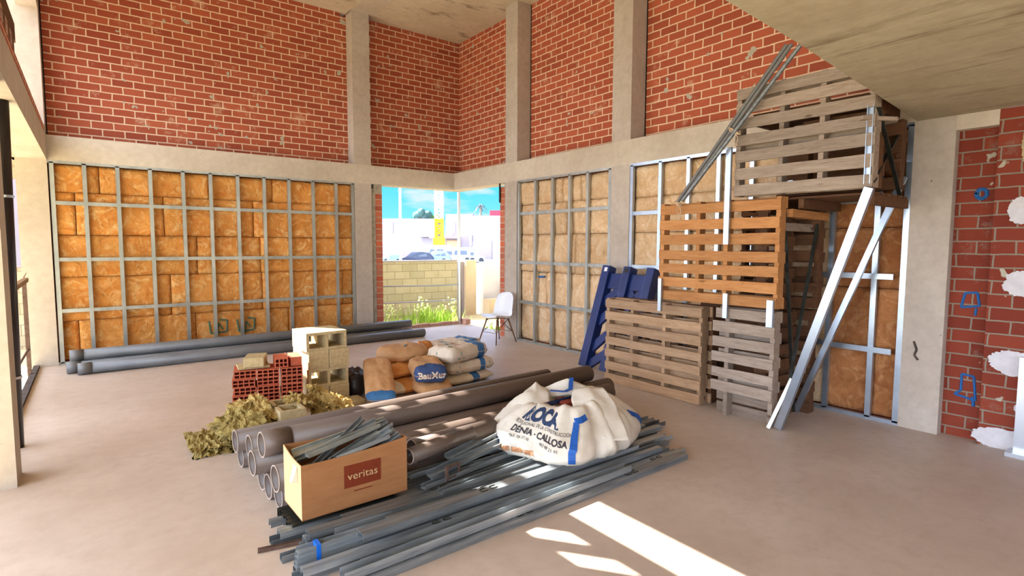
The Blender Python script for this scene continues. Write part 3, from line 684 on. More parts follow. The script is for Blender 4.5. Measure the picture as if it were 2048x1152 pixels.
m = MB(); m.tube((0, 0, 1.05), (W_, 0, 1.05), .03, n=6); m.build('top_rail', M['whitepaint'], o)
m = MB(); m.tube((0, 0, .1), (W_, 0, .1), .03, n=6); m.build('bottom_rail', M['whitepaint'], o)
for i in range(16):
    m = MB(); x = i*W_/15; m.tube((x, 0, 0), (x, 0, 1.05), .02, n=5); m.build('baluster', M['whitepaint'], o)
def tree(label, px, py, D, r_, mt, seed):
    rr = random.Random(seed); p = at_depth(px, py, D); root = thing('tree', label, 'tree', (p.x, p.y, STZ)); h = p.z-STZ
    m = MB(); m.tube((0, 0, 0), (0, 0, h), .25, .15, n=8); m.build('trunk', M['trunk'], root)
    bmx = bmesh.new()
    for _ in range(14):
        a = rr.uniform(0, 2*PI); q = Vector((math.cos(a)*rr.uniform(0, r_), math.sin(a)*rr.uniform(0, r_), h+rr.uniform(-.4, .35)*r_)); s_ = r_*rr.uniform(.25, .5)
        b = bmesh.ops.create_icosphere(bmx, subdivisions=2, radius=s_)
        for v_ in b['verts']: v_.co = v_.co*(1+.35*noise.noise(v_.co*2.2/s_+Vector((seed, 0, 0))))+q
    me = bpy.data.meshes.new('crown'); bmx.to_mesh(me); bmx.free(); me.materials.append(mt); c = link(bpy.data.objects.new('crown', me)); c.parent = root
tree('blue green tree above the low white building', 842, 432, 130, 2.2, M['foliage_dark'], 3)
tree('bright green tree left of the crane', 859, 435, 140, 2.6, M['foliage'], 4)
p = at_depth(961, 413, 110); pr = thing('palm_tree', 'tall palm rising over the white building', 'palm', (p.x, p.y, STZ)); h = p.z-STZ
m = MB(); m.tube((0, 0, 0), (0, 0, h), .3, .2, n=8); m.build('trunk', M['trunk'], pr)
m = MB(); rr = random.Random(5)
for i in range(26):
    a = 2*PI*i/26*1.6; el = rr.uniform(-.3, 1.3); L = 1.5*rr.uniform(.7, 1.1); pts = []
    for s_ in range(6):
        t_ = s_/5; pts.append((math.cos(a)*L*t_*math.cos(el), math.sin(a)*L*t_*math.cos(el), h+L*t_*math.sin(el)-.6*L*t_*t_))
    for q0, q1 in zip(pts, pts[1:]): m.bar(q0, q1, .16, .03)
m.build('fronds', M['palm'], pr)
p = at_depth(993, 426, 100); m = MB(); m.bar(p-RGT*1.2, p+RGT*1.2, .6, .9); tag(recenter(m.build('awning', M['redaw'])), 'small red awning above the white building by the jamb', 'awning')

# ------------------------------------------------------------------ PVC PIPES on the floor in front
PR = .0795; PSL = .055
def pvc(x0, x1, y, z, label, group, mt=None, sock=False, r=PR, slope=PSL, rim=True):
    root = thing('pvc_pipe', label, 'pipe', (x0, y, z-r), math.atan(slope), group)
    L = (x1-x0)*math.sqrt(1+slope**2)
    m = MB(); m.tube((0.002, 0, r), (L, 0, r), r, r, 36, ri=r-.005); m.build('barrel', [mt or M['pvc']], root, smooth=True)
    if rim:
        m = MB(); m.tube((-.001, 0, r), (.003, 0, r), r+.001, r+.001, 36, ri=r-.006); m.build('cut_rim', M['pvc_rim'], root)
    if sock:
        m = MB(); m.tube((.0035, 0, r), (.17, 0, r), r+.003, r+.003, 36, ri=r-.0005); m.build('socket', mt or M['pvc'], root, smooth=True)
    return root
G = 'brown pvc pipes stacked on the floor'
row1 = [(.79, 4.262, 'bottom row brown pipe at the far side of the stack'), (.87, 4.099, 'bottom row brown pipe second from the far side'), (.84, 3.936, 'bottom row brown pipe third from the far side'), (.82, 3.773, 'bottom row brown pipe fourth from the far side'),
        (.82, 3.610, 'bottom row brown pipe with blue rim left of the box'), (.84, 3.447, 'bottom row brown pipe whose end hides behind the box'), (1.55, 3.284, 'bottom row brown pipe starting right of the cardboard box')]
for x0, y, lb in row1: pvc(x0, x0+(.72 if y < 3.3 else 3.05), y, PR, lb, G)
z2 = PR+PR*2*.876
row2 = [(.745, 4.19, 'far brown pipe of the second row with dark open end'), (.80, 4.018, 'second row brown pipe half hidden behind the topmost pipe'), (.75, 3.70, 'second row brown pipe under the topmost pipe'),
        (.97, 3.53, 'recessed brown pipe of the second row'), (.805, 3.366, 'second row brown pipe whose end touches the box'), (1.62, 3.203, 'near brown pipe of the second row, right of the box')]
for x0, y, lb in row2: pvc(x0, x0+(.68 if y < 3.3 else 3.05), y, z2 if y > 3.22 else PR*2+.09, lb, G)
pvc(.79, 3.82, 3.615, z2+.136, 'topmost brown pipe on the stack, socket end facing left', G, sock=True)
pvc(.92, 3.9, 3.861, z2, 'brown pipe lying behind the topmost pipe', G)
# small grey pipe on the profiles
pvc(1.50, 2.05, 3.02, .30, 'short thin brown pipe sticking out right of the box', G, r=.05, slope=.25)
# ------------------------------------------------------------------ grey pipes by the back wall
G2 = 'grey pvc pipes along the back wall'
def gp(p0, p1, z, label, r=.07):
    p0 = Vector(p0); p1 = Vector(p1); d = p1-p0
    root = thing('pvc_pipe', label, 'pipe', (p0.x, p0.y, z-r), math.atan2(d.y, d.x), G2)
    m = MB(); m.tube((0, 0, r), (d.length, 0, r), r, r, 28, ri=r-.005); m.build('barrel', M['pvc_back'], root, smooth=True)
    m = MB(); m.tube((.003, 0, r), (.14, 0, r), r+.003, r+.003, 28, ri=r-.0005); m.build('socket', M['pvc_back'], root, smooth=True)
gp((-.20, 8.50), (4.60, 8.60), .072, 'front grey pipe by the back wall')
gp((-.31, 8.66), (4.45, 8.80), .072, 'middle grey pipe by the back wall')
gp((-.26, 8.86), (4.35, 9.02), .072, 'back grey pipe on the floor nearest the studs')
gp((-.28, 8.78), (4.50, 8.93), .20, 'grey pipe resting on the two behind')

# ------------------------------------------------------------------ STEEL PROFILES on the floor
GP = 'galvanised steel profiles heaped on the floor'
rp = random.Random(11); cnt = 0
WHERE = ['near the bag', 'near the box', 'in the heap', 'at the front', 'in the middle']
def prof(p0, p1, up, wd, dp, mt, label, lip=.006, slots=(), group=GP, t=.003, name='steel_profile'):
    p0 = Vector(p0); d = Vector(p1)-p0
    root = thing(name, label, 'profile', p0, 0, group)
    m = MB(); m.channel((0, 0, 0), d, up, wd, dp, t, lip); m.build('channel', mt, root)
    dn = d.normalized(); upv = Vector(up); a = dn.cross(upv).normalized(); b = a.cross(dn)
    for s_ in slots:      # punched C shaped knock-outs seen on the web
        for k_ in (0, 1):
            m = MB()
            c = dn*(s_+k_*.07)-b*.002; q = wd*.22
            pts = [c+dn*.045-a*q, c+dn*.012-a*q, c-dn*.0-a*q*.5, c-dn*.0+a*q*.5, c+dn*.012+a*q, c+dn*.045+a*q]
            m.path(pts, .0028, 5)
            m.build('knockout', M['steel_dark'], root)
    return root
def lbl(i, lay): return 'steel profile, %s counted from the front in the %s layer of the heap' % (ORD[i], lay)
# bottom layer
y = 2.47; i = 0
while y < 3.16:
    wd = rp.choice([.048, .048, .07]); y += wd/2
    xl = .80+.12*math.sin(i*2.1)+(.1 if y < 2.6 else 0); xr = 3.50+.75*(y-2.5)+rp.uniform(-.14, .14)
    upd = (0, 0, 1) if i % 3 else (0, 0, -1); z = 0.001 if upd[2] > 0 else .036
    prof((xl, y, z), (xr, y+.02, z), upd, wd, .035, M['steel_pile'], lbl(i, 'bottom'), slots=((.28, 2.3) if upd[2] < 0 else ()))
    y += wd/2+.006; i += 1
nb = i
# front long wide studs
prof((.93, 2.41, .045), (3.50, 2.44, .045), (0, 0, -1), .07, .044, M['steel_pile'], 'front-most wide steel stud with punched C marks, at the front edge of the heap', slots=(.22, .95, 1.9))
# second layer
y = 2.56; i = 0
while y < 3.18:
    wd = rp.choice([.048, .07, .048]); y += wd/2
    xl = .86+rp.uniform(-.14, .22); xr = 3.45+.7*(y-2.5)+rp.uniform(-.35, .1)
    upd = (0, 0, 1) if i % 2 else (0, 0, -1); z = .040 if upd[2] > 0 else .074
    prof((xl, y, z), (xr, y+rp.uniform(-.0, .03), z), upd, wd, .034, M['steel_pile'], lbl(i, 'second'), slots=((.7+.2*i,) if upd[2] < 0 and i % 4 == 0 else ()))
    y += wd/2+.018; i += 1
# third layer, only right of the box, skewed
y = 2.62; i = 0
while y < 3.12:
    wd = rp.choice([.048, .06]); y += wd/2
    near = y < 2.94
    xl = (.95+rp.uniform(0, .35)) if near else 1.52+rp.uniform(0, .25); xr = 3.1+.6*(y-2.5)+rp.uniform(-.4, .2)
    upd = (0, 0, 1) if i % 2 == 0 else (0, 0, -1); z = .078 if upd[2] > 0 else .108
    prof((xl, y, z), (xr, y+rp.uniform(-.01, .05), z), upd, wd, .03, M['steel_pile'], lbl(i, 'third'), slots=((.55, 1.3) if upd[2] < 0 and near else ()))
    y += wd/2+.03; i += 1
# loose ones on top, right of box
for i, (xa, ya, xb, yb) in enumerate([(1.6, 2.80, 3.1, 2.92), (1.55, 2.92, 2.8, 3.12), (1.75, 3.02, 3.3, 3.06), (1.55, 3.12, 2.6, 3.18)]):
    prof((xa, ya, .113), (xb, yb, .125), (0, 0, 1), .045, .03, M['steel_pile'], 'loose steel profile on top of the heap, %s from the front' % ORD[i])
for i, (xa, ya, xb, yb, z) in enumerate([(1.80, 3.06, 2.45, 3.22, .20), (1.62, 2.98, 2.3, 3.08, .15)]):
    prof((xa, ya, z), (xb, yb, z+.06), (0, -.3, 1), .06, .03, M['steel_pile'], ['short bent steel offcut leaning on the brown pipes', 'short flat steel offcut beside the short thin pipe'][i])
# stub bracket
o = thing('steel_bracket', 'small upright steel bracket beside the short thin pipe', 'bracket', (1.72, 2.93, .115))
m = MB(); m.bar((0, 0, 0), (0, 0, .10), .012, .02, (1, 0, 0)); m.bar((0, 0, .02), (.12, .02, .02), .012, .012); m.bar((0, 0, .085), (.10, .03, .085), .012, .012); m.bar((.11, .03, 0), (.11, .03, .09), .012, .012, (1, 0, 0)); m.build('frame', M['rust'], o)
# nested five-high bundle with blue tape at the left
bx_, by_ = .72, 2.69
for i in range(5):
    prof((bx_+.004*i, by_, .024*i+.001), (bx_+1.6, by_-.02, .024*i+.001), (0, 0, 1), .052, .023, M['steel_pile'], '%s steel profile up in the nested bundle with blue tape' % ORD[i], lip=0, name='steel_profile')
m = MB(); m.box((bx_+.10, by_-.029, -.0), (bx_+.122, by_+.029, .123)); tag(recenter(m.build('tape', M['tape'])), 'blue tape wrapped round the nested profile bundle', 'tape')
# lone profile poking out far left
prof((.62, 2.99, .002), (1.5, 2.80, .002), (0, 0, 1), .022, .02, M['rust'], 'thin brown bar poking out left of the heap', lip=0)
prof((.83, 2.84, .114), (2.6, 2.80, .118), (0, 0, -1), .07, .034, M['steel_pile'], 'wide blue-grey steel profile along the foot of the cardboard box', slots=(.9,))
prof((1.02, 2.60, .150), (3.0, 2.665, .150), (0, 0, -1), .075, .035, M['steel_pile'], 'wide steel stud lying highest across the heap', slots=(.75,))
prof((.86, 2.42, .049), (2.9, 2.47, .049), (0, 0, 1), .065, .045, M['steel_pile'], 'open steel channel near the front edge showing its inside', lip=.004)
# dark stubby profile ends under the box
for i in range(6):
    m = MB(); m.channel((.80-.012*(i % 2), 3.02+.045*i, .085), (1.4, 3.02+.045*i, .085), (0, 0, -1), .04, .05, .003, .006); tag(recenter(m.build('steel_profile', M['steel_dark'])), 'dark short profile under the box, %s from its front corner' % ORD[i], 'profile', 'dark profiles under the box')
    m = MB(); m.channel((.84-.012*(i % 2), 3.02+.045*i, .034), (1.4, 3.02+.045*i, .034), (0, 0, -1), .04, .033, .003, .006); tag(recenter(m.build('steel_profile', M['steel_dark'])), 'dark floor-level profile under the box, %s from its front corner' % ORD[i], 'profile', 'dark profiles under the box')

# ------------------------------------------------------------------ CARDBOARD BOX
def text_data(txt, size, font_scale=(1, 1), bold=0):
    c = bpy.data.curves.new('t', 'FONT'); c.body = txt; c.size = size; c.align_x = 'CENTER'; c.align_y = 'CENTER'; c.resolution_u = 3; c.offset = bold
    o = link(bpy.data.objects.new('t', c)); bpy.context.view_layer.update()
    dg = bpy.context.evaluated_depsgraph_get(); me = bpy.data.meshes.new_from_object(o.evaluated_get(dg))
    bmx = bmesh.new(); bmx.from_mesh(me); bmesh.ops.triangulate(bmx, faces=bmx.faces)
    vs = [(v_.co.x*font_scale[0], v_.co.y*font_scale[1]) for v_ in bmx.verts]; fs = [tuple(v_.index for v_ in f.verts) for f in bmx.faces]
    bmx.free(); bpy.data.objects.remove(o); bpy.data.meshes.remove(me); bpy.data.curves.remove(c)
    return vs, fs
def flat_text(txt, size, org, ex, ey, mt, parent, name='lettering', off=.0015, sc=(1, 1)):
    vs, fs = text_data(txt, size, sc); ex = Vector(ex); ey = Vector(ey); nn = ex.cross(ey).normalized()
    m = MB(); m.add([Vector(org)+ex*x+ey*y+nn*off for x, y in vs], fs); return m.build(name, mt, parent)
BX0, BY0, BZ, BW, BD, BH = .835, 2.945, .120, .625, .31, .335
bx = thing('cardboard_box', 'open brown cardboard box full of steel offcuts, printed veritas', 'box', (BX0, BY0, BZ), .02)
tk = .005
def wall_panel(p0, p1, h0, h1, hm, nm, inw):
    m = MB(); p0 = Vector(p0); p1 = Vector(p1); n = 10; inw = Vector(inw)*tk; vs = []
    for k_ in range(2):
        for i in range(n+1):
            t_ = i/n; p = p0.lerp(p1, t_)+inw*k_; h = h0*(1-t_)+h1*t_-hm*4*t_*(1-t_)
            vs += [p, p+Vector((0, 0, h))]
    N = 2*(n+1); fs = []
    for i in range(n):
        a = 2*i; fs += [(a, a+2, a+3, a+1), (N+a, N+a+1, N+a+3, N+a+2), (a+1, a+3, N+a+3, N+a+1)]
    m.add(vs, fs); return m.build(nm, M['cardboard'], bx)
wall_panel((0, 0, 0), (BW, 0, 0), BH-.03, BH, .012, 'front_panel', (0, 1, 0))
wall_panel((BW, 0, 0), (BW, BD, 0), BH, BH, .01, 'right_panel', (-1, 0, 0))
wall_panel((BW, BD, 0), (0, BD, 0), BH, BH, .01, 'back_panel', (0, -1, 0))
lp = wall_panel((0, BD, 0), (0, 0, 0), BH, BH-.03, .012, 'left_panel', (1, 0, 0)); lp.data.materials[0] = M['cardboard_pale']  # left panel takes the paler cardboard tone
m = MB(); m.box((0, 0, 0), (BW, BD, tk)); m.build('bottom', M['cardboard'], bx)
m = MB(); m.box((.235, -.0015, .115), (.455, .0, .245)); pl_ = m.build('printed_label', M['brown_print'], bx)
flat_text('veritas', .062, (.345, -.0015, .178), (1, 0, 0), (0, 0, 1), M['cardboard_pale'], pl_, sc=(1.1, 1))
m = MB(); m.box((.29, -.0012, .086), (.40, .0, .092)); m.build('printed_line', M['brown_print'], bx)
m = MB(); m.add([(-.002, .12, .28), (-.002, .06, .285), (-.03, .065, .20), (-.03, .105, .195), (-.001, .12, .19), (-.001, .06, .195)], [(0, 1, 2, 3), (0, 3, 4), (1, 5, 2), (3, 2, 5, 4)]); m.build('torn_tape', M['paper_white'], bx)
# offcuts inside the box (things of their own)
rq = random.Random(23)
offs = [((.03, .05, .20), (.50, .12, .345)), ((.04, .10, .16), (.56, .09, .36)), ((.02, .20, .26), (.60, .24, .36)), ((.03, .26, .28), (.60, .27, .36)), ((.05, .16, .12), (.58, .20, .35)),
        ((.12, .06, .10), (.60, .05, .335)), ((.06, .23, .18), (.61, .14, .33)), ((.10, .14, .22), (.46, .29, .40)), ((.18, .05, .26), (.61, .21, .355)), ((.07, .12, .30), (.52, .18, .37)), ((.22, .22, .29), (.54, .25, .37)), ((.20, .03, .28), (.53, .06, .33))]
names_ = ['lowest offcut', 'steep blue-grey offcut', 'long offcut along the far side', 'topmost offcut against the far panel', 'buried middle offcut', 'offcut along the near panel', 'crosswise offcut', 'tall offcut pointing up right', 'wide pale offcut laid diagonally', 'offcut with folded end', 'short upright offcut', 'narrow bright offcut by the printed side']
for i, (a, b) in enumerate(offs):
    a = Vector(a)+Vector((BX0, BY0, BZ)); b = Vector(b)+Vector((BX0, BY0, BZ))
    prof(a, b, (rq.uniform(-.5, .5), rq.uniform(-.8, .3), 1), rq.choice([.034, .045, .05]), .024, M['steel_pile'] if i % 3 else M['steel'], names_[i]+' of steel in the cardboard box', group='steel offcuts in the cardboard box', name='steel_offcut')

# ------------------------------------------------------------------ CLAY BRICKS
def clay_brick(label, loc, rz, w_=.188, h_=.074, L=.27, mt=None, nx=4, nz=2, holes=True, group='hollow clay bricks stacked on the floor'):
    """hole face toward -y, centred on x"""
    root = thing('hollow_brick', label, 'brick', loc, rz, group); mt = mt or M['clay']
    e_ = .0085; m = MB(); cw = (w_-e_*(nx+1))/nx; ch = (h_-e_*(nz+1))/nz; x0 = -w_/2
    # outer shell with webs
    for i in range(nx+1):
        xa = x0+i*(cw+e_); m.box((xa, 0, 0), (xa+e_, L, h_))
    for j in range(nz+1):
        za = j*(ch+e_)
        for i in range(nx):
            xa = x0+e_+i*(cw+e_); m.box((xa, 0, za), (xa+cw, L, za+e_))
    m.build('body', mt, root)
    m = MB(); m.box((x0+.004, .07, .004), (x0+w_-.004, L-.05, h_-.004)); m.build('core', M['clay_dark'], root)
    return root
bdir = Vector((1.578-.999, 5.324-5.46, 0)).normalized(); bang = math.atan2(bdir.y, bdir.x)
b0 = Vector((.955, 5.43, 0)); CN = ['left', 'middle', 'right']
for row in range(6):
    for c_ in range(3):
        off = .1+c_*.203+rnd.uniform(-.004, .004)+(.012 if row % 2 else -.006)*(1 if c_ == 0 else .3)
        p = b0+bdir*off+Vector((-bdir.y, bdir.x, 0))*rnd.uniform(-.012, .012)
        p.z = row*.0755
        clay_brick('red hollow clay brick, %s column, %s course from the floor' % (CN[c_], ORD[row]), p, bang+rnd.uniform(-.02, .02))
nrm = Vector((-bdir.y, bdir.x, 0))
p = b0+bdir*.42+nrm*.01; p.z = .456; clay_brick('small hollow clay brick standing on top between the tan pieces', p, bang+.05, .115, .085, .26, nx=3, nz=2, group='loose bricks on top of the clay stack')
p = b0+bdir*.43+nrm*.42; p.z = 0
def solid(name, label, loc, rz, size, mt, cat, group=None, ang=0):
    m = MB(); m.box((0, 0, 0), size); o = m.build(name, mt, bevel=.004); o.location = loc; o.rotation_euler = (0, ang, rz)
    return tag(o, label, cat, group)
p = b0+bdir*.055+nrm*.03; p.z = .456; solid('paving_slab', 'thin tan slab lying on the left of the clay brick stack', p, bang+.12, (.27, .21, .022), M['block'], 'slab')
p = b0+bdir*.10+nrm*.02; p.z = .479; solid('tan_brick', 'tan solid brick on the thin slab atop the clay bricks', p, bang-.12, (.17, .25, .085), M['block'], 'brick')
p = b0+bdir*.50+nrm*.04; p.z = .456; solid('clay_tile', 'orange clay tile in sunlight beside the block tower', p, bang+.08, (.10, .24, .085), M['clay'], 'tile')
# ------------------------------------------------------------------ CONCRETE BLOCKS
def block(label, loc, rz, holes='front', group='concrete blocks in the tower', rx=0, ry=0, w_=.415, d_=.40, h_=.183):
    root = thing('concrete_block', label, 'block', loc, rz, group); root.rotation_euler = (rx, ry, rz)
    m = MB(); e_ = .028
    if holes == 'front':     # two openings running through along y
        m.box((0, 0, 0), (w_, d_, e_)); m.box((0, 0, h_-e_), (w_, d_, h_))
        for x in (0, w_/2-e_/2, w_-e_): m.box((x, 0, e_), (x+e_, d_, h_-e_))
        for x in (.07,): pass
    elif holes == 'closed':
        m.box((0, 0, 0), (w_, d_, h_))
    return root, m
sdir = Vector((2.0-1.648, 5.50-5.46, 0)).normalized(); sang = math.atan2(5.535-5.502, .42)
s0 = Vector((1.655, 5.46, 0))
for lv, (kind, lb) in enumerate([('pair', 'bottom'), ('front', 'second'), ('pair', 'third'), ('front', 'top')]):
    z = lv*.1835
    j = rnd.uniform(-.01, .01)
    if kind == 'front':
        for half, q in enumerate(('near', 'far')):
            r_, m = block('concrete block with two open cells, %s layer of the tower, %s one' % (lb, q), s0+Vector((j-.02 if lv == 3 else j, .215*half, z)), sang, 'front', d_=.205)
            m.build('body', M['block'], r_)
    else:
        for side, q in enumerate(('left', 'right')):
            m = MB(); m.box((0, 0, 0), (.203, .42, .183)); 
            o = m.build('concrete_block', M['block'], bevel=.004); o.location = s0+Vector((j+.208*side, 0, z)); o.rotation_euler.z = sang
            tag(o, 'solid-faced concrete block, %s layer of the tower, %s one' % (lb, q), 'block', 'concrete blocks in the tower')
# mortar rubble ledge at tower foot
m = MB(); m.box((1.68, 5.25, 0), (2.14, 5.45, .05)); o = tag(recenter(m.build('mortar_slab', M['block'], bevel=.01)), 'thin pale slab on the floor in front of the block tower', 'slab')
# block lying open side up behind the pipes
root = thing('concrete_block', 'open concrete block standing on end behind the pipes, cells facing up', 'block', (1.13, 4.50, 0), -.02); m = MB(); e_ = .028
for y in (0, .185, .37): m.box((0, y, 0), (.20, y+e_, .28))
for x in (0, .172): m.box((x, e_, 0), (x+e_, .37, .28))
m.box((.02, .02, 0), (.18, .38, .13)); m.build('body', M['block'], root)

# ------------------------------------------------------------------ ROCK WOOL
def wool(label, loc, size, seed, layers=5, rot=(0, 0, 0), mt=None, ragged=.25):
    root_m = MB(); r_ = random.Random(seed); Lx, Ly, Lz = size
    for k_ in range(layers):
        n = 26; z0 = k_*Lz/layers; th = Lz/layers*.75; sh = (r_.uniform(-.05, .05), r_.uniform(-.05, .05)); sc = r_.uniform(.8, 1.05)
        def P(i, j, top):
            u = i/n*2-1; v_ = j/n*2-1
            k1 = 1+ragged*noise.noise(Vector((u*2+seed, v_*2, k_*2)))+ragged*.5*noise.noise(Vector((u*8, v_*8+seed, k_)))
            x = u*Lx/2*sc*k1+sh[0]; y = v_*Ly/2*sc*k1+sh[1]
            z = z0+(th if top else 0)*max(.1, 1-max(abs(u), abs(v_))**6)+.035*noise.fractal(Vector((u*2.5+seed, v_*2.5, k_)), 1, 2, 4)+.008*noise.noise(Vector((u*14, v_*14, seed)))
            return (x, y, max(.002, z) if rot == (0, 0, 0) else z)
        vs = [P(i, j, 1) for j in range(n+1) for i in range(n+1)]+[P(i, j, 0) for j in range(n+1) for i in range(n+1)]
        N = (n+1)**2; fs = [(j*(n+1)+i, j*(n+1)+i+1, (j+1)*(n+1)+i+1, (j+1)*(n+1)+i) for j in range(n) for i in range(n)]
        fs += [tuple(N+q for q in reversed(f)) for f in fs]
        per = [i for i in range(n+1)]+[j*(n+1)+n for j in range(1, n+1)]+[n*(n+1)+i for i in range(n-1, -1, -1)]+[j*(n+1) for j in range(n-1, 0, -1)]
        fs += [(per[i], N+per[i], N+per[(i+1) % len(per)], per[(i+1) % len(per)]) for i in range(len(per))]
        root_m.add(vs, fs)
    o = root_m.build('rock_wool_piece', mt or M['wool']); o.location = loc; o.rotation_euler = rot
    return tag(o, label, 'rock wool', 'torn pieces of rock wool')
wool('flat torn rock wool slab on the floor left of the brown pipes', (.71, 4.86, 0), (.30, .58, .07), 3, 3, mt=M['woolg'])
wool('crumpled rock wool heap leaning on the clay bricks', (.93, 4.74, .10), (.30, .34, .20), 8, 6, rot=(.35, -.45, .3), ragged=.5, mt=M['woolg'])
wool('rock wool heap left of the upturned block', (1.00, 4.86, .10), (.20, .34, .24), 12, 6, rot=(.5, -.3, .2), ragged=.55)
wool('upright rock wool tuft right of the upturned block', (1.50, 4.86, .20), (.20, .26, .09), 15, 4, rot=(1.15, .5, .6), ragged=.5)
wool('pale rock wool clump beside the block tower', (1.62, 4.76, .08), (.26, .24, .18), 18, 5, rot=(.3, .4, .1), ragged=.5)
wool('small rock wool tuft spilling over the upturned block', (1.36, 4.80, .24), (.18, .18, .08), 21, 4, rot=(.2, .3, 0), ragged=.6)

# ------------------------------------------------------------------ CEMENT SACKS
def sack(label, loc, size, rz, seed, mats, bands=(), rx=0, ry=0, round_=.0, boxy=0, group='sacks of cement and plaster', prints=(), sag=.0):
    """pillow with square ends; mats[0] body, bands = (u0,u1,material index) along the length"""
    Lx, Ly, Lz = size; n, q = 26, 18; r_ = random.Random(seed)
    root = thing('cement_sack', label, 'sack', loc, 0, group); root.rotation_euler = (rx, ry, rz)
    def P(u, v_, s_):
        au, av = abs(u), abs(v_)
        ex = 1-.06*av**4-round_*av**2*.5; ey = 1-.10*au**6-round_*au**2*.7
        x = u*Lx/2*ex; y = v_*Ly/2*ey
        h = (1-au**5)**.55*(1-av**3.2)**.6 if not boxy else (1-au**12)**.5*(1-av**7)**.5
        wr = .17*noise.fractal(Vector((u*2.4+seed, v_*2.4, s_*.6)), 1, 2, 5)*(h**.5)+.09*noise.noise(Vector((u*7, v_*5+seed, s_)))+.05*noise.noise(Vector((u*16, v_*13+seed, s_)))
        z = s_*Lz/2*(h*(1+wr*1.2)+.03)
        if s_ < 0: z *= .8
        z += -sag*u*u*Lz
        return (x, y, z+Lz*.42)
    vs = []; fs = []; mi = []
    for s_ in (1, -1):
        base = len(vs)
        for j in range(q+1):
            for i in range(n+1): vs.append(P(i/n*2-1, j/q*2-1, s_))
        for j in range(q):
            for i in range(n):
                f = (base+j*(n+1)+i, base+j*(n+1)+i+1, base+(j+1)*(n+1)+i+1, base+(j+1)*(n+1)+i)
                fs.append(f if s_ > 0 else f[::-1]); u = (i+.5)/n*2-1; k_ = 0
                for (a, b, c_) in bands:
                    if a <= u <= b: k_ = c_
                mi.append(k_)
    per = [i for i in range(n+1)]+[j*(n+1)+n for j in range(1, q+1)]+[q*(n+1)+i for i in range(n-1, -1, -1)]+[j*(n+1) for j in range(q-1, 0, -1)]
    N = (n+1)*(q+1)
    for i in range(len(per)):
        a, b = per[i], per[(i+1) % len(per)]; fs.append((a, N+a, N+b, b)); mi.append(0)
    m = MB(); m.v = vs; m.f = fs; m.m = mi
    body = m.build('paper_body', mats, root, smooth=True)
    if prints:
        bv = BVHTree.FromPolygons([Vector(v_) for v_ in vs], fs)
        for (kind, txt, u, v_, sz, mt, ang, side) in prints:
            pv, pf = text_data(txt, sz, (1, 1), .003) if kind == 'text' else ([(-.5*sz, -.3*sz), (.5*sz, -.3*sz), (0, .42*sz), (-.25*sz, -.3*sz), (.25*sz, -.3*sz), (0, .1*sz)], [(0, 3, 5, 2), (4, 1, 2, 5)])
            ca, sa = math.cos(ang), math.sin(ang); out = []
            for (x, y) in pv:
                X = u*Lx/2+x*ca-y*sa; Y = v_*Ly/2+x*sa+y*ca
                if side == 'top': hit = bv.ray_cast(Vector((X, Y, Lz*3)), Vector((0, 0, -1))); nn = Vector((0, 0, .003))
                elif side == 'front':   # the long side facing local -y
                    hit = bv.ray_cast(Vector((u*Lx/2+x*ca-y*sa, -Ly*2, v_*Lz+Lz*.42+x*sa+y*ca)), Vector((0, 1, 0))); nn = Vector((0, -.003, 0))
                else:                  # end facing local -x
                    hit = bv.ray_cast(Vector((-Lx*2, u*Ly/2-(x*ca-y*sa), v_*Lz+Lz*.42+x*sa+y*ca)), Vector((1, 0, 0))); nn = Vector((-.003, 0, 0))
                out.append((hit[0] if hit[0] else Vector((X, Y, Lz*.45)))+nn)
            mm = MB(); mm.add(out, pf); mm.build('lettering' if kind == 'text' else 'print', mt, body)
    return root
PW, PT = M['paper_white'], M['paper']
# right hand pile of pale sacks with blue bands
sack('pale sack with a blue band, topmost at the near right of the pile', (3.33, 5.50, .27), (.70, .42, .19), R(18), 1, [PW, M['blue'], M['teal']], bands=((.38, .74, 1),), boxy=1, prints=(('text', 'MORTERO', -.05, .2, .05, M['redprint'], PI/2*0+1.57, 'top'), ('mark', '', -.35, .25, .13, M['teal'], .3, 'top'), ('mark', '', -.72, -.4, .13, M['teal'], -.3, 'top'), ('mark', '', -.5, .0, .12, M['teal'], 0, 'front'), ('mark', '', .1, .0, .12, M['teal'], 0, 'end')))
sack('pale sack with a blue band, topmost at the back right of the pile', (3.56, 5.98, .25), (.70, .42, .17), R(12), 2, [PW, M['blue']], bands=((.42, .8, 1),), boxy=1, prints=(('mark', '', -.6, -.1, .12, M['teal'], 1.4, 'top'),))
sack('pale sack lying under the near banded sack', (3.42, 5.52, .12), (.68, .42, .16), R(6), 3, [PW, M['blue']], bands=((.3, .5, 1),), boxy=1, prints=(('mark', '', .72, .0, .11, M['teal'], 0, 'front'), ('mark', '', -.6, .0, .11, M['teal'], 0, 'front')))
sack('pale sack lying under the back banded sack', (3.60, 5.97, .11), (.66, .42, .14), R(10), 4, [PW, M['blue']], bands=((.3, .7, 1),))
sack('lowest pale sack on the floor at the right of the pile', (3.38, 5.50, .0), (.72, .44, .13), R(8), 5, [PW, M['blue']], bands=((.0, .3, 1),))
sack('lowest pale sack on the floor at the back right', (3.62, 5.97, .0), (.70, .44, .12), R(10), 6, [PW, M['blue']])
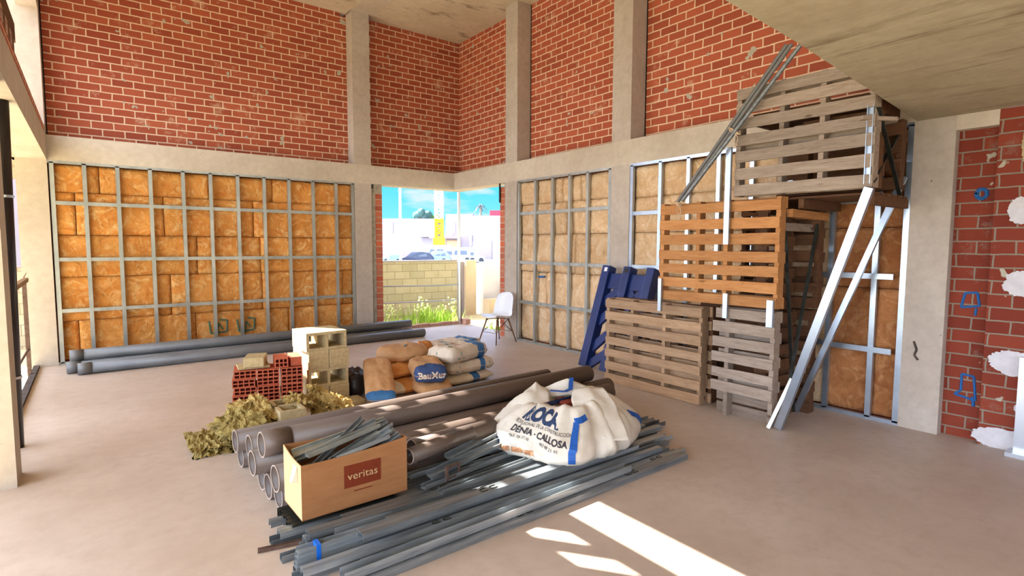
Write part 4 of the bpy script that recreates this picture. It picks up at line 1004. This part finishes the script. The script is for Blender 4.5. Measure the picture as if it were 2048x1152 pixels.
# middle
sack('tan sack with a blue printed end, in the middle of the pile', (2.80, 5.28, .16), (.60, .36, .20), R(72), 7, [PT, M['navy']], bands=((-1, -.62, 1),), rx=0, boxy=1, prints=(('text', 'BauMur', 0, .0, .095, PW, 0, 'end'),))
sack('rounded brown sack lying on top of the ochre sack', (2.78, 5.84, .26), (.62, .46, .20), R(-6), 8, [PT, M['teal']], round_=.35, prints=(('mark', '', .1, -.3, .16, M['teal'], .1, 'top'),))
sack('ochre brown sack squeezed under the rounded brown sack', (2.66, 5.72, .12), (.56, .44, .16), R(10), 9, [M['paper_ochre']], round_=.2)
sack('ochre sack at the bottom with a white torn label', (2.62, 5.50, .0), (.60, .46, .14), R(4), 10, [M['paper_ochre'], PW], bands=((-1, -.35, 1),), round_=.1)
sack('tan sack underneath the blue ended sack', (2.83, 5.30, .0), (.62, .42, .17), R(80), 12, [PT], round_=.1)
sack('brown sack leaning in sunlight at the left of the pile', (2.26, 5.33, .17), (.78, .30, .13), R(70), 13, [PT, M['blue']], bands=((-1, -.80, 1),), ry=R(-20))
sack('black plastic sack beside the block tower', (2.16, 5.74, .0), (.56, .30, .26), R(72), 14, [M['black']], round_=.5)
sack('blue paper sack behind the rounded brown sack', (2.86, 6.20, .12), (.34, .26, .18), R(0), 15, [M['blue']], round_=.2)
sack('blue and brown sack on the floor behind the pile', (2.86, 6.18, .0), (.60, .40, .13), R(5), 16, [PT, M['navy']], bands=((.2, 1, 1),))
sack('crumpled orange paper sack at the top between the two piles', (3.14, 5.98, .22), (.26, .22, .22), R(30), 17, [M['paper_ochre']], round_=.7)
sack('brown sack on the floor between the two piles', (3.10, 5.93, .0), (.50, .34, .22), R(80), 18, [PT, M['teal']], bands=((.2, .5, 1),), round_=.2)

for o_ in bpy.data.objects:
    if o_.name.startswith('cement_sack'): o_.location.x += .06
# ------------------------------------------------------------------ BIG BAG
bb = thing('big_bag', 'white woven builders bag with blue straps and printed letters', 'bag', (2.82, 3.0, .12))
foot = [(-100, .40), (-128, .50), (-165, .47), (165, .54), (140, .50), (110, .42), (75, .42), (45, .46), (20, .52), (-10, .56), (-45, .46), (-75, .40)]
foot = sorted(((a % 360), r_) for a, r_ in foot)
def rad(th):
    a = math.degrees(th) % 360
    pts = [(foot[-1][0]-360, foot[-1][1])]+foot+[(foot[0][0]+360, foot[0][1])]
    for (a0, r0), (a1, r1) in zip(pts, pts[1:]):
        if a0 <= a <= a1:
            t_ = (a-a0)/(a1-a0); t_ = t_*t_*(3-2*t_); return (r0+(r1-r0)*t_)*1.06
ZS = .75
profl = [(z_*ZS, f_) for z_, f_ in [(0, .90), (.03, .99), (.10, 1.04), (.18, 1.01), (.26, .93), (.33, .83), (.39, .72), (.435, .62), (.465, .54), (.47, .47), (.45, .42), (.40, .40), (.33, .38), (.28, .2), (.27, .0)]]
NTh, NS = 96, 44
def bagP(th, s_):
    k_ = s_*(len(profl)-1); i = min(int(k_), len(profl)-2); t_ = k_-i
    t_s = t_; z = profl[i][0]*(1-t_s)+profl[i+1][0]*t_s; f = profl[i][1]*(1-t_s)+profl[i+1][1]*t_s
    r_ = rad(th)*f+.0
    c_, s2 = math.cos(th), math.sin(th)
    rim = max(0, min(1, (s_-.35)/.25))*(1 if s_ < .85 else max(0, (1-s_)/.15))
    z += rim*(.055*noise.noise(Vector((c_*1.7, s2*1.7, 5)))+.035*noise.noise(Vector((c_*4, s2*4, 1))))
    fold = .045*noise.noise(Vector((c_*4.0, s2*4.0, z*3)))+.03*noise.noise(Vector((c_*9+z*3, s2*9, z*4)))+.020*noise.ridged_multi_fractal(Vector((c_*4, s2*4, z*6)), 1, 2, 4, 1, 2)
    r_ += fold*(1 if s_ < .7 else .5)*min(1, s_*6+.35)
    if s_ > .97: r_ *= (1-s_)/.03
    return Vector((c_*r_, s2*r_, z))
m = MB(); vs = [bagP(2*PI*i/NTh, j/NS) for j in range(NS+1) for i in range(NTh)]
fs = [(j*NTh+i, j*NTh+(i+1) % NTh, (j+1)*NTh+(i+1) % NTh, (j+1)*NTh+i) for j in range(NS) for i in range(NTh)]+[tuple(range(NTh-1, -1, -1))]
m.add(vs, fs); body = m.build('sack_body', M['fabric'], bb, smooth=True)
bvb = BVHTree.FromPolygons(vs, fs)
def on_bag(az, z, off=.004):
    """surface point seen from outside at azimuth az (deg), height z"""
    a = R(az); d_ = Vector((math.cos(a), math.sin(a), 0)); o_ = Vector((0, 0, z))+d_*2
    h = bvb.ray_cast(o_, -d_)
    if h[0] is None: return d_*.4+Vector((0, 0, z))
    nn = h[1] if h[1].dot(d_) > 0 else -h[1]
    return h[0]+nn*off
def strap(pts, wd, mt, name='strap'):
    """pts: list of (az, z)"""
    P = []
    for (a0, z0), (a1, z1) in zip(pts, pts[1:]):
        for k_ in range(6): P.append((a0+(a1-a0)*k_/6, z0+(z1-z0)*k_/6))
    P.append(pts[-1]); m = MB(); L = []; n_ = len(P)
    for i, (a, z) in enumerate(P):
        a2, z2_ = P[min(i+1, n_-1)]; a1, z1 = P[max(i-1, 0)]
        da, dz = (a2-a1)*.0075, (z2_-z1); q_ = math.hypot(da, dz) or 1
        na, nz = -dz/q_*wd/2/.0075, da/q_*wd/2
        L.append((on_bag(a-na, z-nz, .006), on_bag(a+na, z+nz, .006)))
    for (a, b), (c_, d_) in zip(L, L[1:]): m.add([a, b, d_, c_], [(0, 1, 2, 3)])
    o = m.build(name, mt, bb); so_ = o.modifiers.new('thick', 'SOLIDIFY'); so_.thickness = .003; return o
CA = math.degrees(math.atan2(-3.03, -2.93))   # azimuth of the side facing the camera
strap([(CA+4, .05), (CA+4, .12), (CA+6, .20), (CA+9, .27)], .036, M['strap'])
strap([(CA+8, .28), (CA+20, .30)], .03, M['strap'])
strap([(CA+100, .22), (CA+106, .17), (CA+110, .10)], .035, M['strap'])
def bag_text(txt, size, az, z, mt, slope=0, sx=1.0, bold=0):
    pv, pf = text_data(txt, size, (sx, 1), bold); out = []
    for x, y in pv:
        X = x*math.cos(slope)-y*math.sin(slope); Y = x*math.sin(slope)+y*math.cos(slope)
        out.append(on_bag(az+X/.0085, z+Y, .004))
    m = MB(); m.add(out, pf); return m.build('lettering', mt, body)
bag_text('ROCA', .098, CA-26, .286, M['ink'], -.10, 1.15, .006)
bag_text('PROFESIONAL DE LA CONSTRUCCI\u00d3N', .026, CA-22, .230, M['ink_dark'], -.10)
bag_text('D\u00c9NIA - CALLOSA', .050, CA-23, .186, M['ink_dark'], -.12, 1, .0015)
bag_text('965 78 73 50', .024, CA-38, .160, M['ink_dark'], -.14)
bag_text('963 88 25 93', .024, CA-13, .134, M['ink_dark'], -.14)
# blurred printed picture low on the left face: blue square and a row of brown blocks
def bag_patch(a0, a1, z0, z1, mt, nm='printed_picture', sl=0):
    m = MB(); n_ = 8; P = [[on_bag(a0+(a1-a0)*i/n_, z0+(z1-z0)*j/4+sl*i/n_, .004) for i in range(n_+1)] for j in range(5)]
    vs_ = [p for r_ in P for p in r_]; m.add(vs_, [(j*(n_+1)+i, j*(n_+1)+i+1, (j+1)*(n_+1)+i+1, (j+1)*(n_+1)+i) for j in range(4) for i in range(n_)]); return m.build(nm, mt, body)
bag_patch(CA-60, CA-53, .06, .12, M['ink'])
for i in range(3): bag_patch(CA-51+i*9, CA-43+i*9, .065-.006*i, .10-.006*i, M['ink_brown'])
# inner rubble glimpsed through the mouth
m = MB()
rr = random.Random(4)
for i in range(10):
    a = rr.uniform(0, 2*PI); q_ = rr.uniform(0, .13); m.box((math.cos(a)*q_-.04, math.sin(a)*q_-.03, .27), (math.cos(a)*q_+.04, math.sin(a)*q_+.04, .30+rr.uniform(0, .04)))
m.build('clay_rubble', M['clay_dark'], bb)
# hanging flap of fabric folded over the right front
def flap(c_list, mt, nm):
    """grid of control rows, each row list of Vectors"""
    m = MB(); nr, nc = len(c_list), len(c_list[0]); N_ = 14
    def S(u, v_):
        a = u*(nr-1); i = min(int(a), nr-2); ta = a-i; b = v_*(nc-1); j = min(int(b), nc-2); tb = b-j
        ta = ta*ta*(3-2*ta)*.5+ta*.5; tb = tb*tb*(3-2*tb)*.5+tb*.5
        p = (c_list[i][j]*(1-tb)+c_list[i][j+1]*tb)*(1-ta)+(c_list[i+1][j]*(1-tb)+c_list[i+1][j+1]*tb)*ta
        return p+Vector((noise.noise(p*7), noise.noise(p*7+Vector((9, 0, 0))), noise.noise(p*8+Vector((0, 9, 0)))))*.018
    m.add([S(j/N_, i/N_) for j in range(N_+1) for i in range(N_+1)], [(j*(N_+1)+i, j*(N_+1)+i+1, (j+1)*(N_+1)+i+1, (j+1)*(N_+1)+i) for j in range(N_) for i in range(N_)])
    o = m.build(nm, mt, bb, smooth=True); so_ = o.modifiers.new('thick', 'SOLIDIFY'); so_.thickness = .004; return o
def cs(r_, f_, z): return RGT*r_+FWD*f_+Vector((0, 0, z*.81))   # camera side frame of the bag: right, away
flap([[cs(.05, -.02, .50), cs(.15, .0, .515), cs(.27, .02, .50)], [cs(.0, -.15, .44), cs(.16, -.17, .44), cs(.33, -.12, .42)], [cs(.02, -.26, .34), cs(.18, -.30, .32), cs(.37, -.26, .29)], [cs(.13, -.38, .24), cs(.24, -.40, .19), cs(.40, -.34, .16)]], M['fabric'], 'loose_flap')
flap([[cs(-.30, .05, .49), cs(-.24, .10, .53), cs(-.16, .13, .46)], [cs(-.34, -.02, .45), cs(-.25, -.0, .46), cs(-.13, .03, .43)], [cs(-.40, -.08, .38), cs(-.30, -.10, .39), cs(-.15, -.10, .40)]], M['fabric'], 'corner_flap')
flap([[cs(-.20, .26, .40), cs(.02, .31, .49), cs(.22, .26, .41)], [cs(-.16, .17, .44), cs(.02, .20, .52), cs(.18, .18, .45)], [cs(-.12, .12, .38), cs(.02, .14, .40), cs(.14, .12, .38)]], M['fabric'], 'back_flap')
m = MB(); 
pA = [cs(-.13, .06, .462), cs(-.02, .04, .458), cs(.03, .09, .466), cs(.04, .16, .50), cs(.05, .22, .535)]
for a, b in zip(pA, pA[1:]): m.bar(a, b, .035, .005)
m.build('strap', M['strap'], bb)

# ------------------------------------------------------------------ CHAIR
ch = thing('shell_chair', 'white plastic shell chair on dark tapered legs by the window', 'chair', (5.31, 7.36, 0), R(188))
cp = [(.225, .425), (.20, .437), (.12, .432), (.02, .418), (-.08, .415), (-.15, .435), (-.195, .49), (-.215, .56), (-.232, .65), (-.25, .74), (-.262, .80), (-.265, .82)]
cwid = [.15, .20, .225, .232, .23, .226, .222, .218, .21, .19, .14, .08]
m = MB(); NCU = 16; rowsP = []
NR = 40
for j in range(NR+1):
    t_ = j/NR*(len(cp)-1); i = min(int(t_), len(cp)-2); f = t_-i; fs_ = f
    x = cp[i][0]*(1-f)+cp[i+1][0]*f; z = cp[i][1]*(1-f)+cp[i+1][1]*f; w_ = cwid[i]*(1-f)+cwid[i+1]*f
    s_ = j/NR
    for k_ in range(NCU+1):
        v_ = k_/NCU*2-1; lift = (abs(v_)**2.6)
        up_ = .045*(1-s_)+.0; fw = .085*min(1, max(0, (s_-.3)/.3))*(1-.45*max(0, (s_-.7)/.3))
        rowsP.append((x+fw*lift, v_*w_, z+up_*lift*(1 if s_ > .05 else .5)))
m.add(rowsP, [(j*(NCU+1)+i, j*(NCU+1)+i+1, (j+1)*(NCU+1)+i+1, (j+1)*(NCU+1)+i) for j in range(NR) for i in range(NCU)])
sh = m.build('seat_shell', M['white'], ch, smooth=True); so_ = sh.modifiers.new('thick', 'SOLIDIFY'); so_.thickness = .008; so_.offset = 1
sb = sh.modifiers.new('sub', 'SUBSURF'); sb.levels = 1; sb.render_levels = 1
tops = [(.13, .12), (.13, -.12), (-.12, .12), (-.12, -.12)]; ends = [(.235, .21), (.235, -.21), (-.235, .205), (-.235, -.205)]
for (tx, ty), (ex_, ey_) in zip(tops, ends):
    m = MB(); m.tube((ex_, ey_, 0), (tx, ty, .40), .010, .015, n=12); m.build('leg', M['legwood'], ch, smooth=True)
m = MB()
def lerp(i, t_): return Vector((ends[i][0]+(tops[i][0]-ends[i][0])*t_, ends[i][1]+(tops[i][1]-ends[i][1])*t_, .40*t_))
for a, b in ((0, 1), (2, 3), (0, 2), (1, 3)):
    m.tube(lerp(a, .45), lerp(b, .98), .0035, n=6); m.tube(lerp(b, .45), lerp(a, .98), .0035, n=6)
m.tube(lerp(0, .45), lerp(1, .45), .0035, n=6); m.tube(lerp(2, .45), lerp(3, .45), .0035, n=6)
for i in range(4): m.tube(lerp(i, .98), (0, 0, .405), .006, n=6)
m.build('wire_struts', M['wire_gap_shade'], ch)

# ------------------------------------------------------------------ PALLETS
def board(L, h, t_, seed, mt, name, parent, loc, rot=(0, 0, 0)):
    m = MB(); n = 10; vs = []
    for i in range(n+1):
        x = L*i/n; d0 = .004*noise.noise(Vector((x*3, seed, 0))); d1 = .005*noise.noise(Vector((x*3, seed, 9)))
        vs += [(x, 0, d0), (x, t_, d0), (x, t_, h+d1), (x, 0, h+d1)]
    fs = []
    for i in range(n):
        a = 4*i; fs += [(a, a+4, a+5, a+1), (a+1, a+5, a+6, a+2), (a+2, a+6, a+7, a+3), (a+3, a+7, a+4, a)]
    fs += [(0, 1, 2, 3), (4*n+3, 4*n+2, 4*n+1, 4*n)]
    m.add(vs, fs); o = m.build(name, mt, parent, bevel=.002); o.location = loc; o.rotation_euler = rot
    return o
GPAL = 'wooden pallets of the tower'
def pallet(label, loc, W_, H_, mt, zs, stringers, back=None, th=.135, rz=-PI/2, rot=None, sh=.098, seed=0, x0s=None, short=None, mb_=None):
    root = thing('wooden_pallet', label, 'pallet', loc, rz, GPAL)
    if rot: root.rotation_euler = rot
    r_ = random.Random(seed)
    for i, z in enumerate(zs):
        xo = (x0s[i] if x0s else 0)+r_.uniform(-.006, .006); L = W_-(x0s[i] if x0s else 0)
        board(L, sh*r_.uniform(.93, 1.04), .020, seed*10+i, mt, 'slat', root, (xo, 0, z+r_.uniform(-.003, .003)), (0, r_.uniform(-.006, .006), 0))
    for x in stringers:
        hs = short.get(x, (0, H_)) if short else (0, H_)
        m = MB(); m.box((x, .0205, hs[0]), (x+.042, th-.0205, hs[1])); m.build('stringer', mb_ or mt, root, bevel=.003)
    for i, z in enumerate(back if back is not None else [0, .2, .43, .66, H_-.1]):
        board(W_, sh, .020, seed*10+50+i, mb_ or mt, 'back_slat', root, (r_.uniform(-.006, .006), th-.02, z))
    return root
Z7 = [.0, .148, .296, .446, .594, .742, .892]
pallet('tan pallet standing at the left of the tower, front one', (4.80, 4.475, 0), 1.29, .99, M['woodT'], [.0, .150, .300, .447, .592, .737, .885], [.0, .36, .80, 1.245], seed=1)
pallet('tan pallet standing directly behind the front left pallet', (4.945, 4.46, 0), 1.30, .99, M['woodT'], [0, .15, .3, .45, .6, .75, .89], [.0, .40, .84, 1.255], seed=2, mb_=M['woodD'])
pallet('grey narrow pallet standing at the foot of the tower front', (4.70, 3.0, 0), .60, 1.03, M['woodG'], [.235, .37, .51, .655, .80, .93], [.12, .555], back=[.0, .12, .30, .52, .74, .93], seed=3, x0s=[0, 0, 0, .0, .0, .03], short={.12: (-.0, .93)})
pallet('orange pallet in the middle tier of the tower front', (4.70, 3.645, 1.055), 1.255, .98, M['woodO'], [.0, .135, .275, .415, .56, .71, .865], [.0, .42, .72, 1.21], back=[.0, .40, .88], seed=4)
pallet('grey pallet forming the top tier of the tower front', (4.70, 2.83, 2.055), 1.13, .96, M['woodG'], [.0, .15, .30, .45, .60, .73, .86], [.0, .39, .72, 1.085], back=[.0, .42, .84], seed=5)
# inner and rear pallets
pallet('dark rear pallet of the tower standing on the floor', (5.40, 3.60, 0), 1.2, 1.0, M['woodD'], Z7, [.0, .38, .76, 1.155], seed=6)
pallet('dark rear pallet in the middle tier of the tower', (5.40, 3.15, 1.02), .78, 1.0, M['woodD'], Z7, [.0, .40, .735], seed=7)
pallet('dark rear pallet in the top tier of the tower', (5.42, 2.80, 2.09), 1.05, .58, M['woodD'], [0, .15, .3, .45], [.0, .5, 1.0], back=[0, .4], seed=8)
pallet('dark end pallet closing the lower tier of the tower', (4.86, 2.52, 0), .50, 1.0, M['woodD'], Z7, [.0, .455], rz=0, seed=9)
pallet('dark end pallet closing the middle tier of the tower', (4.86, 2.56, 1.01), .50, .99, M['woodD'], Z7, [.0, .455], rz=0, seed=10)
# deck pallet lying flat under the top tier
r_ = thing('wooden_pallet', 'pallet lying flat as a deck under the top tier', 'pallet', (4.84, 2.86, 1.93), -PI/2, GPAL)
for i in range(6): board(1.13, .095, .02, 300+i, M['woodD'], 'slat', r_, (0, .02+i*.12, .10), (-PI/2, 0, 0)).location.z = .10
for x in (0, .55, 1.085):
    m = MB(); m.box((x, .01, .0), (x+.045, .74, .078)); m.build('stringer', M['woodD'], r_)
r_ = thing('wooden_pallet', 'dark pallet added flat inside the top tier to shade it', 'pallet', (4.85, 2.76, 2.70), -PI/2, GPAL)  # roof pallet added to keep the inside of the top tier dark
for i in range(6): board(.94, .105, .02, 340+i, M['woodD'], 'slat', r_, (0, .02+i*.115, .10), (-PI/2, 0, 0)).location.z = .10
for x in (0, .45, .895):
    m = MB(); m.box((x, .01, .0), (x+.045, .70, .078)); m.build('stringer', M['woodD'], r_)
pallet('second dark pallet added behind the top tier front to shade the gaps', (4.86, 2.30, 2.06), .58, .60, M['woodD'], [0, .17, .34, .50], [.0, .53], back=[.1], seed=14)  # added behind the slats so the gaps look dark
# loose timbers
def timber(label, loc, size, mt, rot=(0, 0, 0)):
    m = MB(); m.box((0, 0, 0), size); o = m.build('timber', mt, bevel=.003); o.location = loc; o.rotation_euler = rot; return tag(o, label, 'timber')
timber('short orange timber end jutting out under the top tier', (4.86, 2.36, 1.86), (.70, .075, .07), M['woodO'], (0, .02, 0))
timber('grey timber below the orange timber end', (4.84, 2.40, 1.74), (.62, .06, .07), M['woodG'], (0, 0, .05))
timber('broken grey board end against the edge of the mezzanine slab', (4.64, 1.76, 2.555), (.30, .05, .03), M['woodG'], (0, 0, -.5))
# steel uprights, straps and braces fixed to the tower
def steel(label, p0, p1, up, wd=.048, dp=.035, mt='steel_blue', lip=.005, grp='steel profiles fixed to the pallet tower', cat='steel_profile'):
    return prof(p0, p1, up, wd, dp, M[mt], label, lip=lip, group=grp)
steel('vertical bright profile from the top tier down over the orange pallet', (4.655, 2.865, 1.62), (4.655, 2.865, 2.50), (1, 0, 0), .05, .03)
steel('short vertical profile joining the tan and orange pallets', (4.660, 3.60, .93), (4.660, 3.60, 1.27), (1, 0, 0), .04, .03)
steel('short vertical profile at the left of the grey lower pallet', (4.660, 2.855, .935), (4.660, 2.855, 1.165), (1, 0, 0), .045, .03)
steel('short vertical profile at the right of the grey lower pallet', (4.660, 2.43, .90), (4.660, 2.43, 1.135), (1, 0, 0), .055, .03)
steel('vertical profile at the top right corner of the top pallet', (4.715, 1.735, 2.08), (4.715, 1.735, 2.665), (-1, 0, 0), .045, .02)
# big leaning profiles right of the tower
steel('widest bright profile leaning from the floor up to the top tier', (4.71, 2.345, .01), (4.655, 1.705, 2.045), (1, 0, 0), .064, .04, lip=.0)
steel('slimmer profile leaning behind, reaching the right column', (5.36, 2.50, .01), (5.52, 1.76, 2.20), (1, 0, 0), .05, .035)
steel('slender profile crossing at the foot of the bright leaning profile', (4.66, 2.40, .01), (4.78, 2.27, .46), (1, .3, 0), .03, .02, mt='steel')
def rod(label, a, b, wd=.03, mt='steel_dark'):
    m = MB(); a = Vector(a); m.bar((0, 0, 0), Vector(b)-a, wd, .012, (1, 0, 0)); o = m.build('brace', M[mt]); o.location = a
    return tag(o, label, 'brace', 'crossed dark steel braces on the tower end')
rod('dark brace falling from upper left on the lower tower end', (4.84, 2.42, 1.90), (5.20, 2.44, .05))
rod('dark brace rising to the right on the lower tower end', (4.86, 2.37, .06), (5.42, 2.39, 1.86))
rod('dark brace falling from the front on the top tower end', (4.72, 1.69, 2.64), (5.50, 1.77, 2.03))
rod('dark brace rising to the back on the top tower end', (4.74, 1.71, 2.09), (5.48, 1.80, 2.56))
# bundle of tubes leaning over the tower
for i, (a, b, lb, mt, rr_) in enumerate([((4.64, 3.385, 2.045), (4.64, 2.36, 3.265), 'leftmost grey tube leaning over the top pallet', 'pvc_back', .017), ((4.635, 3.335, 2.045), (4.63, 2.315, 3.255), 'middle grey tube leaning over the top pallet', 'pvc_back', .017), ((4.60, 3.305, 2.045), (4.60, 2.23, 3.215), 'rightmost grey tube leaning over the top pallet', 'steel_pile', .018)]):
    a = Vector(a); m = MB(); m.tube((0, 0, 0), Vector(b)-a, rr_, n=16, ri=rr_-.003); o = m.build('steel_tube', M[mt], smooth=False); o.location = a; tag(o, lb, 'tube', 'grey tubes leaning over the tower')
def tie(label, c, seed, n=6, r_=.05):
    rr = random.Random(seed); m = MB()
    for i in range(n):
        pts = []; ph = rr.uniform(0, 6); tilt = rr.uniform(-.6, .6)
        for k_ in range(11):
            a = ph+k_/10*2*PI; pts.append((math.cos(a)*.028-.02, math.sin(a)*r_*rr.uniform(.9, 1.1), math.sin(a+tilt)*r_*.7))
        m.path(pts, .0035, 5)
    m.path([(-.02, 0, 0), (-.03, .01, -.08), (-.02, -.03, -.13)], .004, 5); m.path([(-.02, 0, 0), (-.03, -.04, -.07), (-.02, -.01, -.16)], .004, 5)
    o = m.build('rope_tie', M['rope']); o.location = c; return tag(o, label, 'rope')
tie('frayed pale rope tying the tubes at the top pallet', (4.64, 2.79, 2.63), 1, 7, .055)
tie('pale rope tying the tubes to the orange pallet', (4.66, 3.38, 2.02), 2, 5, .04)
# ------------------------------------------------------------------ BLUE PLASTIC PALLET leaning on the frame
bp = thing('plastic_pallet', 'deep blue plastic pallet leaning against the studs', 'pallet', (4.98, 5.10, 0.03))
ex = Vector((.0, -1.0, 0)).normalized()          # along the floor edge
ez = Vector((.42, -.02, 1.30)).normalized()      # up the lean
ey = ez.cross(ex).normalized(); ex = ey.cross(ez).normalized()
if ey.x < 0: ey = -ey
mwb = Matrix((ex, ey, ez)).transposed().to_4x4(); mwb.translation = Vector((5.07, 5.16, .03)); bp.matrix_world = mwb
BWp, BHp = .86, 1.37
def bpart(nm, a, b, wd, th, y=0):
    m = MB(); m.bar((a[0], y, a[1]), (b[0], y, b[1]), wd, th, (0, 1, 0)); return m.build(nm, M['blueplastic'], bp, bevel=.006)
m = MB(); m.box((0, -.05, 0), (.13, .09, BHp)); m.build('left_runner', M['blueplastic'], bp, bevel=.008)
m = MB(); m.box((BWp-.12, -.05, 0), (BWp, .09, BHp)); m.build('right_runner', M['blueplastic'], bp, bevel=.008)
m = MB(); m.box((BWp/2-.06, -.05, 0), (BWp/2+.06, .09, BHp)); m.build('centre_runner', M['blueplastic'], bp, bevel=.008)
m = MB(); m.box((.13, .0, BHp-.30), (BWp-.12, .04, BHp-.09)); m.build('top_deck', M['blueplastic'], bp, bevel=.006)
for a, b in (((.10, .25), (BWp/2, .60)), ((.10, .60), (BWp/2, .95)), ((.12, .88), (BWp/2-.02, 1.15)), ((BWp/2, .60), (BWp-.08, .25)), ((BWp/2, 1.15), (BWp-.1, .75)), ((BWp/2, .7), (BWp-.1, 1.15)), ((.10, .02), (BWp/2, .28))):
    bpart('diagonal_rib', a, b, .11, .05, .03)
m = MB(); m.box((.05, -.053, BHp-.085), (.10, -.0505, BHp-.03)); m.build('moulded_mark', M['white'], bp)
m = MB(); m.box((BWp/2-.03, -.053, BHp-.085), (BWp/2+.03, -.0505, BHp-.03)); m.build('moulded_mark', M['steel_dark'], bp)
# white crumpled rag hanging behind the tan pallet
m = MB(); m.tube((0, 0, 0), (.03, 0, .42), .05, .015, n=10); o = m.build('plastic_sheet', M['white'], smooth=True); o.location = (5.20, 4.20, .0); tag(o, 'white plastic scrap standing behind the front left pallet', 'plastic scrap')
